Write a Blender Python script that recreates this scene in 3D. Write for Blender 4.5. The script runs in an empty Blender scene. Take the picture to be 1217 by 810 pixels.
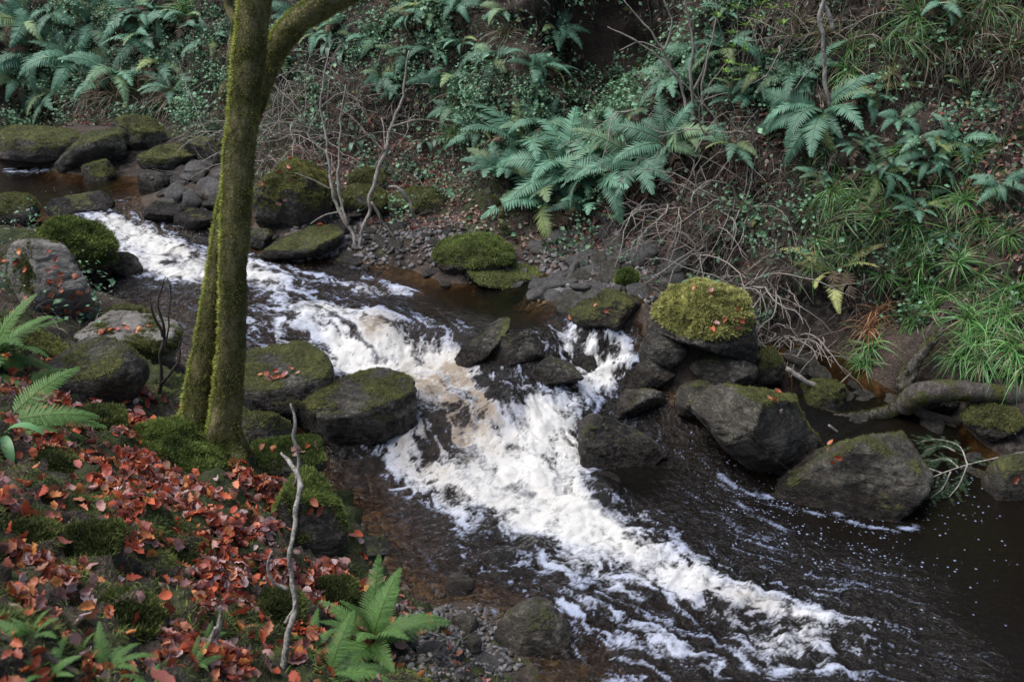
import bpy, bmesh, math, random
import numpy as np
from mathutils import Vector, Matrix, Euler
from mathutils.bvhtree import BVHTree

random.seed(7)
rng = np.random.default_rng(7)
SC = bpy.context.scene
COL = SC.collection
PI = math.pi

# ------------------------------------------------------------------ camera model (used to turn surveyed sight lines into places)
FPX, CX, CY = 1150.0, 608.5, 405.0
CAMZ, PITCH = 4.0, math.radians(22.0)
cp_, sp_ = math.cos(PITCH), math.sin(PITCH)
CAM = np.array([0.0, 0.0, CAMZ])


def ray(px, py):
    xc, yc = (px - CX) / FPX, (CY - py) / FPX
    return np.array([xc, cp_ + yc * sp_, -sp_ + yc * cp_])      # forward component is 1


def Pz(px, py, z):
    d = ray(px, py)
    return CAM + d * ((z - CAMZ) / d[2])


def Py(px, py, y):
    d = ray(px, py)
    return CAM + d * (y / d[1])


def proj(P):
    P = np.atleast_2d(P) - CAM
    f = P[:, 1] * cp_ - P[:, 2] * sp_
    u = P[:, 1] * sp_ + P[:, 2] * cp_
    f = np.where(f < 0.05, 0.05, f)
    return CX + FPX * P[:, 0] / f, CY - FPX * u / f, f


# ------------------------------------------------------------------ noise
_rs = np.random.RandomState(11)
_perm = np.concatenate([_rs.permutation(256)] * 3)
_grad = _rs.normal(size=(256, 3))
_grad /= np.linalg.norm(_grad, axis=1)[:, None]


def noise3(p, seed=0):
    p = np.asarray(p, dtype=np.float64) + seed * 17.37
    i = np.floor(p).astype(np.int64)
    f = p - i
    u = f * f * f * (f * (f * 6 - 15) + 10)
    i &= 255
    out = np.zeros(len(p))
    for dx in (0, 1):
        wx = u[:, 0] if dx else 1 - u[:, 0]
        for dy in (0, 1):
            wy = u[:, 1] if dy else 1 - u[:, 1]
            for dz in (0, 1):
                wz = u[:, 2] if dz else 1 - u[:, 2]
                h = _perm[_perm[_perm[(i[:, 0] + dx) & 255] + ((i[:, 1] + dy) & 255)] + ((i[:, 2] + dz) & 255)]
                g = _grad[h]
                out += wx * wy * wz * (g[:, 0] * (f[:, 0] - dx) + g[:, 1] * (f[:, 1] - dy) + g[:, 2] * (f[:, 2] - dz))
    return out * 1.5


def fbm(p, oct=4, seed=0, gain=0.5, lac=2.03, ridge=False):
    p = np.asarray(p, dtype=np.float64)
    a, s, out = 1.0, 0.0, np.zeros(len(p))
    for k in range(oct):
        n = noise3(p, seed + k * 3)
        if ridge:
            n = 1 - 2 * np.abs(n)
        out += a * n
        s += a
        a *= gain
        p = p * lac
    return out / s


def sstep(a, b, x):
    t = np.clip((x - a) / (b - a), 0, 1)
    return t * t * (3 - 2 * t)


# ------------------------------------------------------------------ mesh helpers
def np_mesh(name, V, F, mat=None, smooth=True, attrs=None, colors=None):
    V = np.asarray(V, dtype=np.float32)
    F = np.asarray(F, dtype=np.int32)
    me = bpy.data.meshes.new(name)
    me.vertices.add(len(V))
    me.vertices.foreach_set('co', V.ravel())
    k = F.shape[1]
    me.loops.add(F.size)
    me.loops.foreach_set('vertex_index', F.ravel())
    me.polygons.add(len(F))
    me.polygons.foreach_set('loop_start', np.arange(0, F.size, k, dtype=np.int32))
    me.polygons.foreach_set('loop_total', np.full(len(F), k, dtype=np.int32))
    me.update(calc_edges=True)
    me.polygons.foreach_set('use_smooth', np.full(len(F), smooth, dtype=bool))
    for n, a in (attrs or {}).items():
        at = me.attributes.new(n, 'FLOAT', 'POINT')
        at.data.foreach_set('value', np.asarray(a, dtype=np.float32))
    for n, c in (colors or {}).items():
        c = np.asarray(c, dtype=np.float32)
        if c.shape[1] == 3:
            c = np.concatenate([c, np.ones((len(c), 1), np.float32)], 1)
        at = me.attributes.new(n, 'FLOAT_COLOR', 'POINT')
        at.data.foreach_set('color', c.ravel())
    if mat:
        me.materials.append(mat)
    return me


def link(name, me, parent=None, loc=None):
    o = bpy.data.objects.new(name, me)
    COL.objects.link(o)
    if parent is not None:
        o.parent = parent
    if loc is not None:
        o.location = loc
    return o


def tag(o, label=None, cat=None, group=None, kind=None):
    if label:
        o['label'] = label
    if cat:
        o['category'] = cat
    if group:
        o['group'] = group
    if kind:
        o['kind'] = kind
    return o


def empty(name, loc):
    o = bpy.data.objects.new(name, None)
    o.empty_display_size = 0.1
    COL.objects.link(o)
    o.location = loc
    return o


class MB:
    """collects triangles of one mesh"""
    def __init__(s):
        s.V, s.F, s.C, s.n = [], [], [], 0

    def add(s, V, F, col=(1, 1, 1)):
        V = np.asarray(V, float)
        F = np.asarray(F, int)
        if F.shape[1] == 4:
            F = np.concatenate([F[:, [0, 1, 2]], F[:, [0, 2, 3]]])
        s.V.append(V)
        s.F.append(F + s.n)
        c = np.asarray(col, float)
        s.C.append(np.broadcast_to(c, (len(V), 3)) if c.ndim == 1 else c)
        s.n += len(V)

    def arrays(s):
        return np.concatenate(s.V), np.concatenate(s.F), np.concatenate(s.C)

    def mesh(s, name, mat, smooth=True):
        V, F, C = s.arrays()
        return np_mesh(name, V, F, mat, smooth, colors={'tint': C})


def tube(pts, rad, sides=5, cap=True):
    pts = np.asarray(pts, float)
    n = len(pts)
    rad = np.broadcast_to(np.asarray(rad, float), (n,))
    T = np.gradient(pts, axis=0)
    T /= np.linalg.norm(T, axis=1)[:, None] + 1e-9
    ref = np.array([0.13, 0.31, 0.94]) if abs(T[0, 2]) < 0.9 else np.array([1.0, 0.2, 0.0])
    a = np.cross(T, ref)
    a /= np.linalg.norm(a, axis=1)[:, None] + 1e-9
    b = np.cross(T, a)
    th = np.arange(sides) * 2 * PI / sides
    V = (pts[:, None, :] + rad[:, None, None] * (np.cos(th)[None, :, None] * a[:, None, :] + np.sin(th)[None, :, None] * b[:, None, :])).reshape(-1, 3)
    i = np.arange(n - 1)[:, None] * sides
    j = np.arange(sides)[None, :]
    j2 = (j + 1) % sides
    F = np.stack([i + j, i + j2, i + sides + j2, i + sides + j], -1).reshape(-1, 4)
    if cap:
        V = np.concatenate([V, pts[:1], pts[-1:]])
        m = n * sides
        q = np.arange(sides)
        q2 = (q + 1) % sides
        c0 = np.stack([q2, q, np.full(sides, m), np.full(sides, m)], -1)
        c1 = np.stack([q + (n - 1) * sides, q2 + (n - 1) * sides, np.full(sides, m + 1), np.full(sides, m + 1)], -1)
        F3 = np.concatenate([np.concatenate([F[:, [0, 1, 2]], F[:, [0, 2, 3]]]), c0[:, :3], c1[:, :3]])
        return V, F3
    return V, np.concatenate([F[:, [0, 1, 2]], F[:, [0, 2, 3]]])


def spline(pts, n):
    """Catmull-Rom through control points"""
    P = np.asarray(pts, float)
    P = np.concatenate([2 * P[:1] - P[1:2], P, 2 * P[-1:] - P[-2:-1]])
    m = len(P) - 3
    t = np.linspace(0, m - 1e-6, n)
    k = t.astype(int)
    f = (t - k)[:, None]
    a, b, c, d = P[k], P[k + 1], P[k + 2], P[k + 3]
    return 0.5 * (2 * b + (c - a) * f + (2 * a - 5 * b + 4 * c - d) * f ** 2 + (3 * b - a - 3 * c + d) * f ** 3)


def frames(N, spin):
    """rotation matrices whose z axis is N, spun about it"""
    N = N / (np.linalg.norm(N, axis=1)[:, None] + 1e-9)
    ref = np.where(np.abs(N[:, 2:3]) < 0.95, np.array([[0, 0, 1.0]]), np.array([[1.0, 0, 0]]))
    a = np.cross(ref, N)
    a /= np.linalg.norm(a, axis=1)[:, None] + 1e-9
    b = np.cross(N, a)
    c, s = np.cos(spin)[:, None], np.sin(spin)[:, None]
    return np.stack([a * c + b * s, -a * s + b * c, N], -1)       # columns x,y,z


def scatter(tV, tF, P, R, S, cols):
    """copies of a template at P with rotations R, scales S -> one V,F,C"""
    n, m = len(P), len(tV)
    S = np.asarray(S, float)
    if S.ndim == 1:
        S = S[:, None]
    V = np.einsum('nij,nmj->nmi', R, tV[None] * S[:, None, :]) + P[:, None, :]
    F = tF[None] + (np.arange(n) * m)[:, None, None]
    C = np.repeat(cols, m, axis=0)
    return V.reshape(-1, 3), F.reshape(-1, tF.shape[1]), C


# ------------------------------------------------------------------ materials
class NT:
    def __init__(s, name):
        s.m = bpy.data.materials.new(name)
        s.m.use_nodes = True
        s.t = s.m.node_tree
        s.t.nodes.clear()
        s.out = s.n('ShaderNodeOutputMaterial')

    def n(s, typ, **kw):
        nd = s.t.nodes.new(typ)
        for k, v in kw.items():
            setattr(nd, k, v)
        return nd

    def l(s, a, b):
        s.t.links.new(a, b)

    def val(s, x, sock):
        if hasattr(x, 'node'):
            s.l(x, sock)
        else:
            sock.default_value = x

    def attr(s, name, typ='GEOMETRY'):
        return s.n('ShaderNodeAttribute', attribute_name=name, attribute_type=typ)

    def noise(s, scale, detail=4, rough=0.55, vec=None, dist=0.0):
        nd = s.n('ShaderNodeTexNoise')
        nd.inputs['Scale'].default_value = scale
        nd.inputs['Detail'].default_value = detail
        nd.inputs['Roughness'].default_value = rough
        nd.inputs['Distortion'].default_value = dist
        if vec is not None:
            s.l(vec, nd.inputs['Vector'])
        return nd.outputs['Fac']

    def math(s, op, a, b=0.0, c=None):
        nd = s.n('ShaderNodeMath', operation=op)
        s.val(a, nd.inputs[0])
        s.val(b, nd.inputs[1])
        if c is not None:
            s.val(c, nd.inputs[2])
        return nd.outputs[0]

    def ramp(s, fac, stops, interp='LINEAR'):
        nd = s.n('ShaderNodeValToRGB')
        r = nd.color_ramp
        r.interpolation = interp
        while len(r.elements) < len(stops):
            r.elements.new(0.5)
        for e, (p, c) in zip(r.elements, stops):
            e.position = p
            e.color = (*c, 1) if len(c) == 3 else c
        s.l(fac, nd.inputs[0])
        return nd.outputs[0]

    def mix(s, fac, a, b, mode='MIX'):
        nd = s.n('ShaderNodeMix', data_type='RGBA', blend_type=mode)
        s.val(fac, nd.inputs[0])
        s.val(a if hasattr(a, 'node') else (*a, 1), nd.inputs[6])
        s.val(b if hasattr(b, 'node') else (*b, 1), nd.inputs[7])
        return nd.outputs[2]

    def maprange(s, x, a, b, c=0.0, d=1.0):
        nd = s.n('ShaderNodeMapRange')
        s.val(x, nd.inputs[0])
        for i, v in enumerate((a, b, c, d)):
            nd.inputs[i + 1].default_value = v
        return nd.outputs[0]

    def bump(s, h, strength=0.5, dist=0.02, normal=None):
        nd = s.n('ShaderNodeBump')
        s.val(strength, nd.inputs['Strength'])
        nd.inputs['Distance'].default_value = dist
        s.l(h, nd.inputs['Height'])
        if normal is not None:
            s.l(normal, nd.inputs['Normal'])
        return nd.outputs[0]

    def pbr(s, col, rough=0.8, normal=None, spec=0.5):
        b = s.n('ShaderNodeBsdfPrincipled')
        s.val(col if hasattr(col, 'node') else (*col, 1), b.inputs['Base Color'])
        s.val(rough, b.inputs['Roughness'])
        b.inputs['Specular IOR Level'].default_value = spec if not hasattr(spec, 'node') else 0.5
        if hasattr(spec, 'node'):
            s.l(spec, b.inputs['Specular IOR Level'])
        if normal is not None:
            s.l(normal, b.inputs['Normal'])
        return b.outputs[0]

    def done(s, sh):
        s.l(sh, s.out.inputs['Surface'])
        return s.m


def obj_vec(t):
    return t.n('ShaderNodeTexCoord').outputs['Object']


def mat_ground():
    t = NT('bank_soil')
    v = obj_vec(t)
    a = t.noise(1.3, 5, 0.6, v)
    b = t.noise(14, 5, 0.65, v)
    c = t.noise(70, 3, 0.6, v)
    soil = t.ramp(b, [(0.38, (0.009, 0.0075, 0.007)), (0.54, (0.038, 0.030, 0.025)), (0.68, (0.13, 0.105, 0.088))])
    litter = t.ramp(c, [(0.3, (0.03, 0.022, 0.017)), (0.55, (0.09, 0.064, 0.05)), (0.75, (0.19, 0.14, 0.115))])
    base = t.mix(t.maprange(a, 0.42, 0.6), soil, litter)
    moss = t.ramp(b, [(0.3, (0.016, 0.02, 0.009)), (0.6, (0.05, 0.062, 0.02)), (0.8, (0.11, 0.12, 0.035))])
    mf = t.attr('moss').outputs['Fac']
    mm = t.maprange(t.math('ADD', mf, t.math('MULTIPLY', t.math('SUBTRACT', t.noise(6, 4, 0.6, v), 0.5), 1.6)), 0.4, 0.6)
    base = t.mix(mm, base, moss)
    bed = t.ramp(t.noise(9, 4, 0.6, v), [(0.3, (0.022, 0.017, 0.011)), (0.52, (0.085, 0.062, 0.036)), (0.68, (0.22, 0.16, 0.09))])
    base = t.mix(t.attr('bed').outputs['Fac'], base, bed)
    h = t.math('ADD', t.math('MULTIPLY', b, 1.0), t.math('MULTIPLY', c, 0.5))
    return t.done(t.pbr(base, 0.85, t.bump(h, 0.9, 0.04), 0.25))


def mat_rock(name, c0, c1, c2, rough=0.75):
    t = NT(name)
    v = obj_vec(t)
    w = t.n('ShaderNodeMapping')
    w.inputs['Rotation'].default_value = (0.5, 0.4, 0.2)
    w.inputs['Scale'].default_value = (1, 1, 3.2)
    t.l(v, w.inputs[0])
    big = t.noise(3.2, 6, 0.65, v, 0.4)
    lay = t.noise(7, 6, 0.7, w.outputs[0], 0.8)
    fine = t.noise(60, 5, 0.75, v)
    mid_ = t.noise(16, 6, 0.72, v, 0.6)
    f = t.math('ADD', t.math('MULTIPLY', big, 0.36), t.math('ADD', t.math('MULTIPLY', lay, 0.46), t.math('MULTIPLY', fine, 0.25)))
    cw = t.n('ShaderNodeVectorMath', operation='ADD')
    nz = t.n('ShaderNodeTexNoise')
    nz.inputs['Scale'].default_value = 5
    nz.inputs['Detail'].default_value = 4
    t.l(v, nz.inputs['Vector'])
    ns = t.n('ShaderNodeVectorMath', operation='SCALE')
    ns.inputs['Scale'].default_value = 0.22
    t.l(nz.outputs['Color'], ns.inputs[0])
    t.l(w.outputs[0], cw.inputs[0])
    t.l(ns.outputs[0], cw.inputs[1])
    vc = t.n('ShaderNodeTexVoronoi', feature='DISTANCE_TO_EDGE')
    vc.inputs['Scale'].default_value = 3.2
    t.l(cw.outputs[0], vc.inputs['Vector'])
    crack = t.maprange(vc.outputs['Distance'], 0.0, 0.035)
    base = t.ramp(f, [(0.40, c0), (0.53, c1), (0.66, c2)])
    base = t.mix(crack, t.mix(1.0, base, (0.6, 0.6, 0.6), 'MULTIPLY'), base)
    spots = t.maprange(t.math('ADD', t.math('MULTIPLY', t.noise(26, 3, 0.6, v), 0.7), t.math('MULTIPLY', t.noise(3, 3, 0.6, v), 0.4)), 0.60, 0.66)
    base = t.mix(t.math('MULTIPLY', spots, 0.6), base, (0.23, 0.225, 0.185))
    # moss
    mn = t.noise(38, 4, 0.7, v)
    mossc = t.ramp(t.math('ADD', t.math('MULTIPLY', mn, 0.6), t.math('MULTIPLY', t.noise(5, 3, 0.5, v), 0.5)),
                   [(0.38, (0.028, 0.031, 0.013)), (0.55, (0.11, 0.115, 0.034)), (0.75, (0.24, 0.235, 0.075))])
    m = t.attr('moss').outputs['Fac']
    mm = t.maprange(t.math('ADD', m, t.math('MULTIPLY', t.math('SUBTRACT', t.noise(18, 4, 0.7, v), 0.5), 1.1)), 0.36, 0.62)
    wet = t.attr('wet').outputs['Fac']
    base = t.mix(wet, base, t.mix(1.0, base, (0.38, 0.34, 0.32), 'MULTIPLY'))
    base = t.mix(mm, base, mossc)
    r = t.math('SUBTRACT', rough, t.math('MULTIPLY', wet, 0.48))
    r = t.math('MAXIMUM', r, t.math('MULTIPLY', mm, 0.9))
    h = t.math('ADD', t.math('ADD', t.math('ADD', t.math('MULTIPLY', crack, 0.14), t.math('MULTIPLY', lay, 0.75)), t.math('MULTIPLY', mid_, 0.8)), t.math('ADD', t.math('MULTIPLY', fine, 0.6), t.math('MULTIPLY', t.math('MULTIPLY', mn, mm), 1.2)))
    return t.done(t.pbr(base, r, t.bump(h, 1.0, 0.05), 0.4))


def mat_leafy(name, col=None, trans=0.3, rough=0.5, var=0.35, spec=0.4, ramp=None, gain=1.0, aged=False):
    """thin two-sided vegetation; colour from the 'tint' attribute (times col) or a ramp on the object's random"""
    t = NT(name)
    rnd = t.n('ShaderNodeObjectInfo').outputs['Random']
    if ramp:
        base = t.ramp(rnd, ramp, 'CONSTANT')
        base = t.mix(0.5, base, t.attr('tint').outputs['Color'], 'MULTIPLY')
    else:
        base = t.attr('tint').outputs['Color']
        if col:
            base = t.mix(1.0, base, col, 'MULTIPLY')
    if var:
        k = t.maprange(rnd, 0, 1, (1 - var) * gain, (1 + var) * gain)
        nd = t.n('ShaderNodeVectorMath', operation='SCALE')
        t.l(base, nd.inputs[0])
        t.l(k, nd.inputs['Scale'])
        base = nd.outputs[0]
    if aged:
        r2 = t.math('FRACT', t.math('MULTIPLY', rnd, 7.31))
        base = t.mix(t.maprange(r2, 0.72, 1.0, 0.0, 0.75), base, t.mix(1.0, base, (2.3, 1.25, 0.55), 'MULTIPLY'))
    p = t.pbr(base, rough, None, spec)
    if trans <= 0:
        return t.done(p)
    tr = t.n('ShaderNodeBsdfTranslucent')
    t.l(base, tr.inputs[0])
    mx = t.n('ShaderNodeMixShader')
    mx.inputs[0].default_value = trans
    t.l(p, mx.inputs[1])
    t.l(tr.outputs[0], mx.inputs[2])
    return t.done(mx.outputs[0])


def mat_bark(name, stops, scale=30, moss=None, rough=0.85, zs=0.35):
    t = NT(name)
    v = obj_vec(t)
    mp = t.n('ShaderNodeMapping')
    mp.inputs['Scale'].default_value = (1, 1, zs)
    t.l(v, mp.inputs[0])
    n = t.noise(scale, 5, 0.7, mp.outputs[0], 0.3)
    f = t.noise(scale * 3, 3, 0.6, v)
    base = t.ramp(t.math('ADD', t.math('MULTIPLY', n, 0.75), t.math('MULTIPLY', f, 0.3)), stops)
    if moss:
        mm = t.maprange(t.noise(5, 5, 0.65, v), moss[0], moss[1])
        base = t.mix(mm, base, t.ramp(f, [(0.3, (0.02, 0.024, 0.006)), (0.7, (0.085, 0.09, 0.02))]))
    h = t.math('ADD', n, t.math('MULTIPLY', f, 0.4))
    return t.done(t.pbr(base, rough, t.bump(h, 0.9, 0.02), 0.25))


def mat_water():
    t = NT('stream_water')
    v = obj_vec(t)
    foam = t.attr('foam').outputs['Fac']
    depth = t.attr('depth').outputs['Fac']
    thick = t.attr('thick').outputs['Fac']
    # surface ripples
    r1 = t.noise(16, 4, 0.6, v, 0.6)
    r2 = t.noise(55, 3, 0.6, v, 0.4)
    rp = t.math('ADD', t.math('MULTIPLY', r1, 0.8), t.math('MULTIPLY', r2, 0.25))
    nw = t.bump(rp, t.maprange(t.attr('turb').outputs['Fac'], 0.0, 0.5, 0.16, 1.0), 0.05)
    # body: brown peat water, clear at the edges
    tr = t.n('ShaderNodeBsdfTransparent')
    t.l(t.ramp(depth, [(0.0, (0.86, 0.74, 0.56)), (0.35, (0.45, 0.31, 0.18)), (1.0, (0.12, 0.075, 0.042))]), tr.inputs[0])
    df = t.n('ShaderNodeBsdfDiffuse')
    df.inputs[0].default_value = (0.0135, 0.0105, 0.0075, 1)
    body = t.n('ShaderNodeMixShader')
    t.l(t.math('MULTIPLY', depth, 0.5), body.inputs[0])
    t.l(tr.outputs[0], body.inputs[1])
    t.l(df.outputs[0], body.inputs[2])
    gl = t.n('ShaderNodeBsdfGlossy')
    gl.inputs['Roughness'].default_value = 0.07
    gl.inputs[0].default_value = (1.0, 1.0, 1.0, 1)
    t.l(nw, gl.inputs['Normal'])
    fr = t.n('ShaderNodeFresnel')
    fr.inputs[0].default_value = 1.34
    t.l(nw, fr.inputs['Normal'])
    wat = t.n('ShaderNodeMixShader')
    t.l(fr.outputs[0], wat.inputs[0])
    t.l(body.outputs[0], wat.inputs[1])
    t.l(gl.outputs[0], wat.inputs[2])
    # foam, with the painted riffle glints in the same mask
    fn = t.noise(85, 4, 0.7, v, 0.5)
    fn2 = t.noise(30, 4, 0.7, v, 1.0)
    edge = t.math('ADD', foam, t.math('MULTIPLY', t.math('SUBTRACT', t.math('ADD', t.math('MULTIPLY', fn, 0.5), t.math('MULTIPLY', fn2, 0.5)), 0.5), 1.5))
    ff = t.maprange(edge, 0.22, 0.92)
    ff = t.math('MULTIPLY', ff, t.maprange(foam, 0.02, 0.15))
    ff = t.math('MULTIPLY', ff, t.math('SUBTRACT', 1.0, t.math('MULTIPLY', t.attr('grey').outputs['Fac'], 0.55)))
    # floating flecks
    vo = t.n('ShaderNodeTexVoronoi', voronoi_dimensions='2D')
    vo.inputs['Scale'].default_value = 38
    vo.inputs['Randomness'].default_value = 1.0
    t.l(v, vo.inputs['Vector'])
    cr = t.n('ShaderNodeSeparateColor')
    t.l(vo.outputs['Color'], cr.inputs[0])
    fleck = t.attr('fleck').outputs['Fac']
    size = t.math('MULTIPLY', t.math('ADD', t.math('MULTIPLY', cr.outputs[0], cr.outputs[0]), 0.14), 0.32)
    pres = t.math('LESS_THAN', cr.outputs[1], fleck)
    dots = t.math('MULTIPLY', t.math('LESS_THAN', vo.outputs['Distance'], size), pres)
    ff = t.math('MAXIMUM', ff, t.math('MULTIPLY', dots, 0.75))
    fcol = t.ramp(thick, [(0.0, (0.40, 0.46, 0.64)), (0.45, (0.62, 0.66, 0.78)), (0.95, (0.90, 0.875, 0.815))])  # thin foam bluish: reflected sky put into its colour
    tan = t.attr('tan').outputs['Fac']
    fcol = t.mix(tan, fcol, (0.36, 0.285, 0.205))
    fcol = t.mix(t.attr('grey').outputs['Fac'], fcol, (0.25, 0.26, 0.32))
    fb = t.n('ShaderNodeBsdfPrincipled')
    t.l(fcol, fb.inputs['Base Color'])
    fb.inputs['Roughness'].default_value = 0.45
    fb.inputs['Specular IOR Level'].default_value = 0.4
    t.l(t.bump(t.math('ADD', fn, t.math('MULTIPLY', fn2, 1.5)), 0.22, 0.02), fb.inputs['Normal'])
    mx = t.n('ShaderNodeMixShader')
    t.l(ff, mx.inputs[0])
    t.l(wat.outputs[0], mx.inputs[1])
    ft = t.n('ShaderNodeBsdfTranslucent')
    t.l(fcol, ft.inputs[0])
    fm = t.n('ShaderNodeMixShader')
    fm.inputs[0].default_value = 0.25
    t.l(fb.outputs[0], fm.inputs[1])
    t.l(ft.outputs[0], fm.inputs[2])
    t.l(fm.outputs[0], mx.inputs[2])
    return t.done(mx.outputs[0])


M_GROUND = mat_ground()
M_ROCK = mat_rock('grey_rock', (0.02, 0.0175, 0.014), (0.085, 0.074, 0.058), (0.27, 0.24, 0.19))
M_ROCK_DARK = mat_rock('dark_rock', (0.013, 0.0115, 0.0095), (0.052, 0.045, 0.036), (0.17, 0.15, 0.118), 0.6)
M_ROCK_SCREE = mat_rock('scree_rock', (0.045, 0.041, 0.038), (0.14, 0.13, 0.122), (0.31, 0.295, 0.28), 0.7)
M_ROCK_PALE = mat_rock('pale_rock', (0.09, 0.08, 0.07), (0.25, 0.23, 0.20), (0.44, 0.41, 0.365), 0.85)
M_MOSS = mat_leafy('moss_green', None, 0.2, 0.8, 0.15, 0.15)
M_FERN = mat_leafy('fern_green', (0.14, 0.285, 0.185), 0.28, 0.45, 0.35, 0.35, aged=True)
M_FERN_FRESH = mat_leafy('fern_fresh_green', (0.14, 0.27, 0.075), 0.3, 0.45, 0.2, 0.35)
M_FERN_YELLOW = mat_leafy('fern_yellowing', (0.42, 0.44, 0.17), 0.3, 0.5, 0.2, 0.3)
M_FERN_DEAD = mat_leafy('fern_dead_brown', (0.15, 0.11, 0.078), 0.15, 0.8, 0.35, 0.1)
M_GRASS = mat_leafy('woodrush_green', None, 0.25, 0.38, 0.3, 0.45)
M_FOLIAGE = mat_leafy('small_leaf_green', None, 0.25, 0.4, 0.25, 0.5)
M_LITTER = mat_leafy('dry_leaf', None, 0.18, 0.6, 0.0, 0.3)
M_LEAF = mat_leafy('autumn_leaf', None, 0.18, 0.45, 0.0, 0.45, ramp=[
    (0.0, (0.439, 0.106, 0.039)), (0.16, (0.268, 0.062, 0.029)), (0.32, (0.512, 0.188, 0.098)), (0.48, (0.415, 0.225, 0.195)),
    (0.62, (0.366, 0.081, 0.036)), (0.76, (0.183, 0.056, 0.033)), (0.86, (0.561, 0.225, 0.065)), (0.94, (0.488, 0.350, 0.338))])
M_TWIG = mat_bark('twig_bark', [(0.3, (0.14, 0.12, 0.10)), (0.55, (0.34, 0.295, 0.255)), (0.75, (0.50, 0.46, 0.41))], 40)
M_TWIG_PALE = mat_bark('pale_dead_wood', [(0.36, (0.05, 0.042, 0.034)), (0.46, (0.22, 0.195, 0.165)), (0.6, (0.46, 0.43, 0.385))], 30)
M_BARK = mat_bark('mossy_bark', [(0.35, (0.05, 0.044, 0.027)), (0.55, (0.17, 0.152, 0.07)), (0.75, (0.29, 0.265, 0.12))], 22, (0.45, 0.6))
M_LOG = mat_bark('wet_log_bark', [(0.35, (0.02, 0.017, 0.014)), (0.55, (0.075, 0.064, 0.055)), (0.75, (0.19, 0.17, 0.15))], 16, (0.5, 0.62))
M_DARKWOOD = mat_bark('dark_twig_bark', [(0.35, (0.02, 0.017, 0.015)), (0.6, (0.08, 0.066, 0.054))], 40)
M_WATER = mat_water()
# ------------------------------------------------------------------ land and water survey
def tps_fit(P, z, lam=1e-4):
    n = len(P)
    d2 = ((P[:, None] - P[None]) ** 2).sum(-1)
    K = 0.5 * d2 * np.log(d2 + 1e-12) + lam * np.eye(n)
    A = np.zeros((n + 3, n + 3))
    A[:n, :n] = K
    A[:n, n] = 1
    A[:n, n + 1:] = P
    A[n:, :n] = A[:n, n:].T
    return P, np.linalg.solve(A, np.concatenate([z, np.zeros(3)]))


def tps_eval(fit, Q):
    P, w = fit
    out = np.empty(len(Q))
    for s in range(0, len(Q), 40000):
        q = Q[s:s + 40000]
        d2 = ((q[:, None] - P[None]) ** 2).sum(-1)
        out[s:s + 40000] = (0.5 * d2 * np.log(d2 + 1e-12)) @ w[:len(P)] + w[len(P)] + q @ w[len(P) + 1:]
    return out


WPT = [  # sight line, height of the water surface
    (20, 202, 1.20), (70, 240, 1.19), (150, 225, 1.2), (100, 215, 1.2), (0, 230, 1.2), (250, 240, 1.16),
    (130, 258, 1.16), (165, 275, 1.02), (200, 300, 0.90), (240, 315, 0.84), (160, 320, 0.84), (290, 300, 0.86), (300, 318, 0.82),
    (230, 345, 0.79), (180, 350, 0.79), (130, 340, 0.80), (330, 350, 0.77), (320, 400, 0.74), (230, 400, 0.75), (400, 315, 0.80),
    (400, 360, 0.72), (440, 340, 0.74), (380, 395, 0.68), (500, 340, 0.71), (560, 360, 0.70), (640, 380, 0.69), (600, 340, 0.71), (720, 395, 0.69),
    (500, 385, 0.68), (430, 398, 0.66), (560, 398, 0.67),
    (420, 425, 0.50), (500, 425, 0.48), (545, 425, 0.50), (400, 440, 0.46),
    (480, 465, 0.40), (540, 470, 0.36), (520, 500, 0.27), (500, 530, 0.17), (560, 530, 0.17), (600, 510, 0.24), (600, 470, 0.38),
    (580, 570, 0.06), (640, 560, 0.09), (660, 520, 0.20), (640, 490, 0.32), (540, 590, 0.02),
    (660, 400, 0.66), (700, 398, 0.66), (680, 412, 0.55), (715, 430, 0.46), (690, 465, 0.34), (760, 500, 0.14), (700, 500, 0.2), (820, 520, 0.05),
    (460, 570, 0.02), (420, 590, 0.01), (460, 640, 0.0), (500, 690, 0.0), (620, 640, 0.02), (700, 640, 0.03), (700, 580, 0.04), (780, 590, 0.02),
    (620, 720, 0.0), (740, 700, 0.01), (820, 650, 0.01), (700, 790, 0.0), (850, 760, 0.0), (900, 640, 0.0), (1000, 650, 0.0), (1100, 600, 0.0),
    (1217, 700, 0.0), (1000, 780, 0.0), (1217, 810, 0.0), (1150, 640, 0.0), (1450, 800, -0.02), (900, 900, 0.0), (1300, 950, -0.02),
    (-150, 215, 1.2), (-150, 200, 1.2)]
WP = np.array([Pz(a, b, c) for a, b, c in WPT])
water_fit = tps_fit(WP[:, :2], WP[:, 2])

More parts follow.
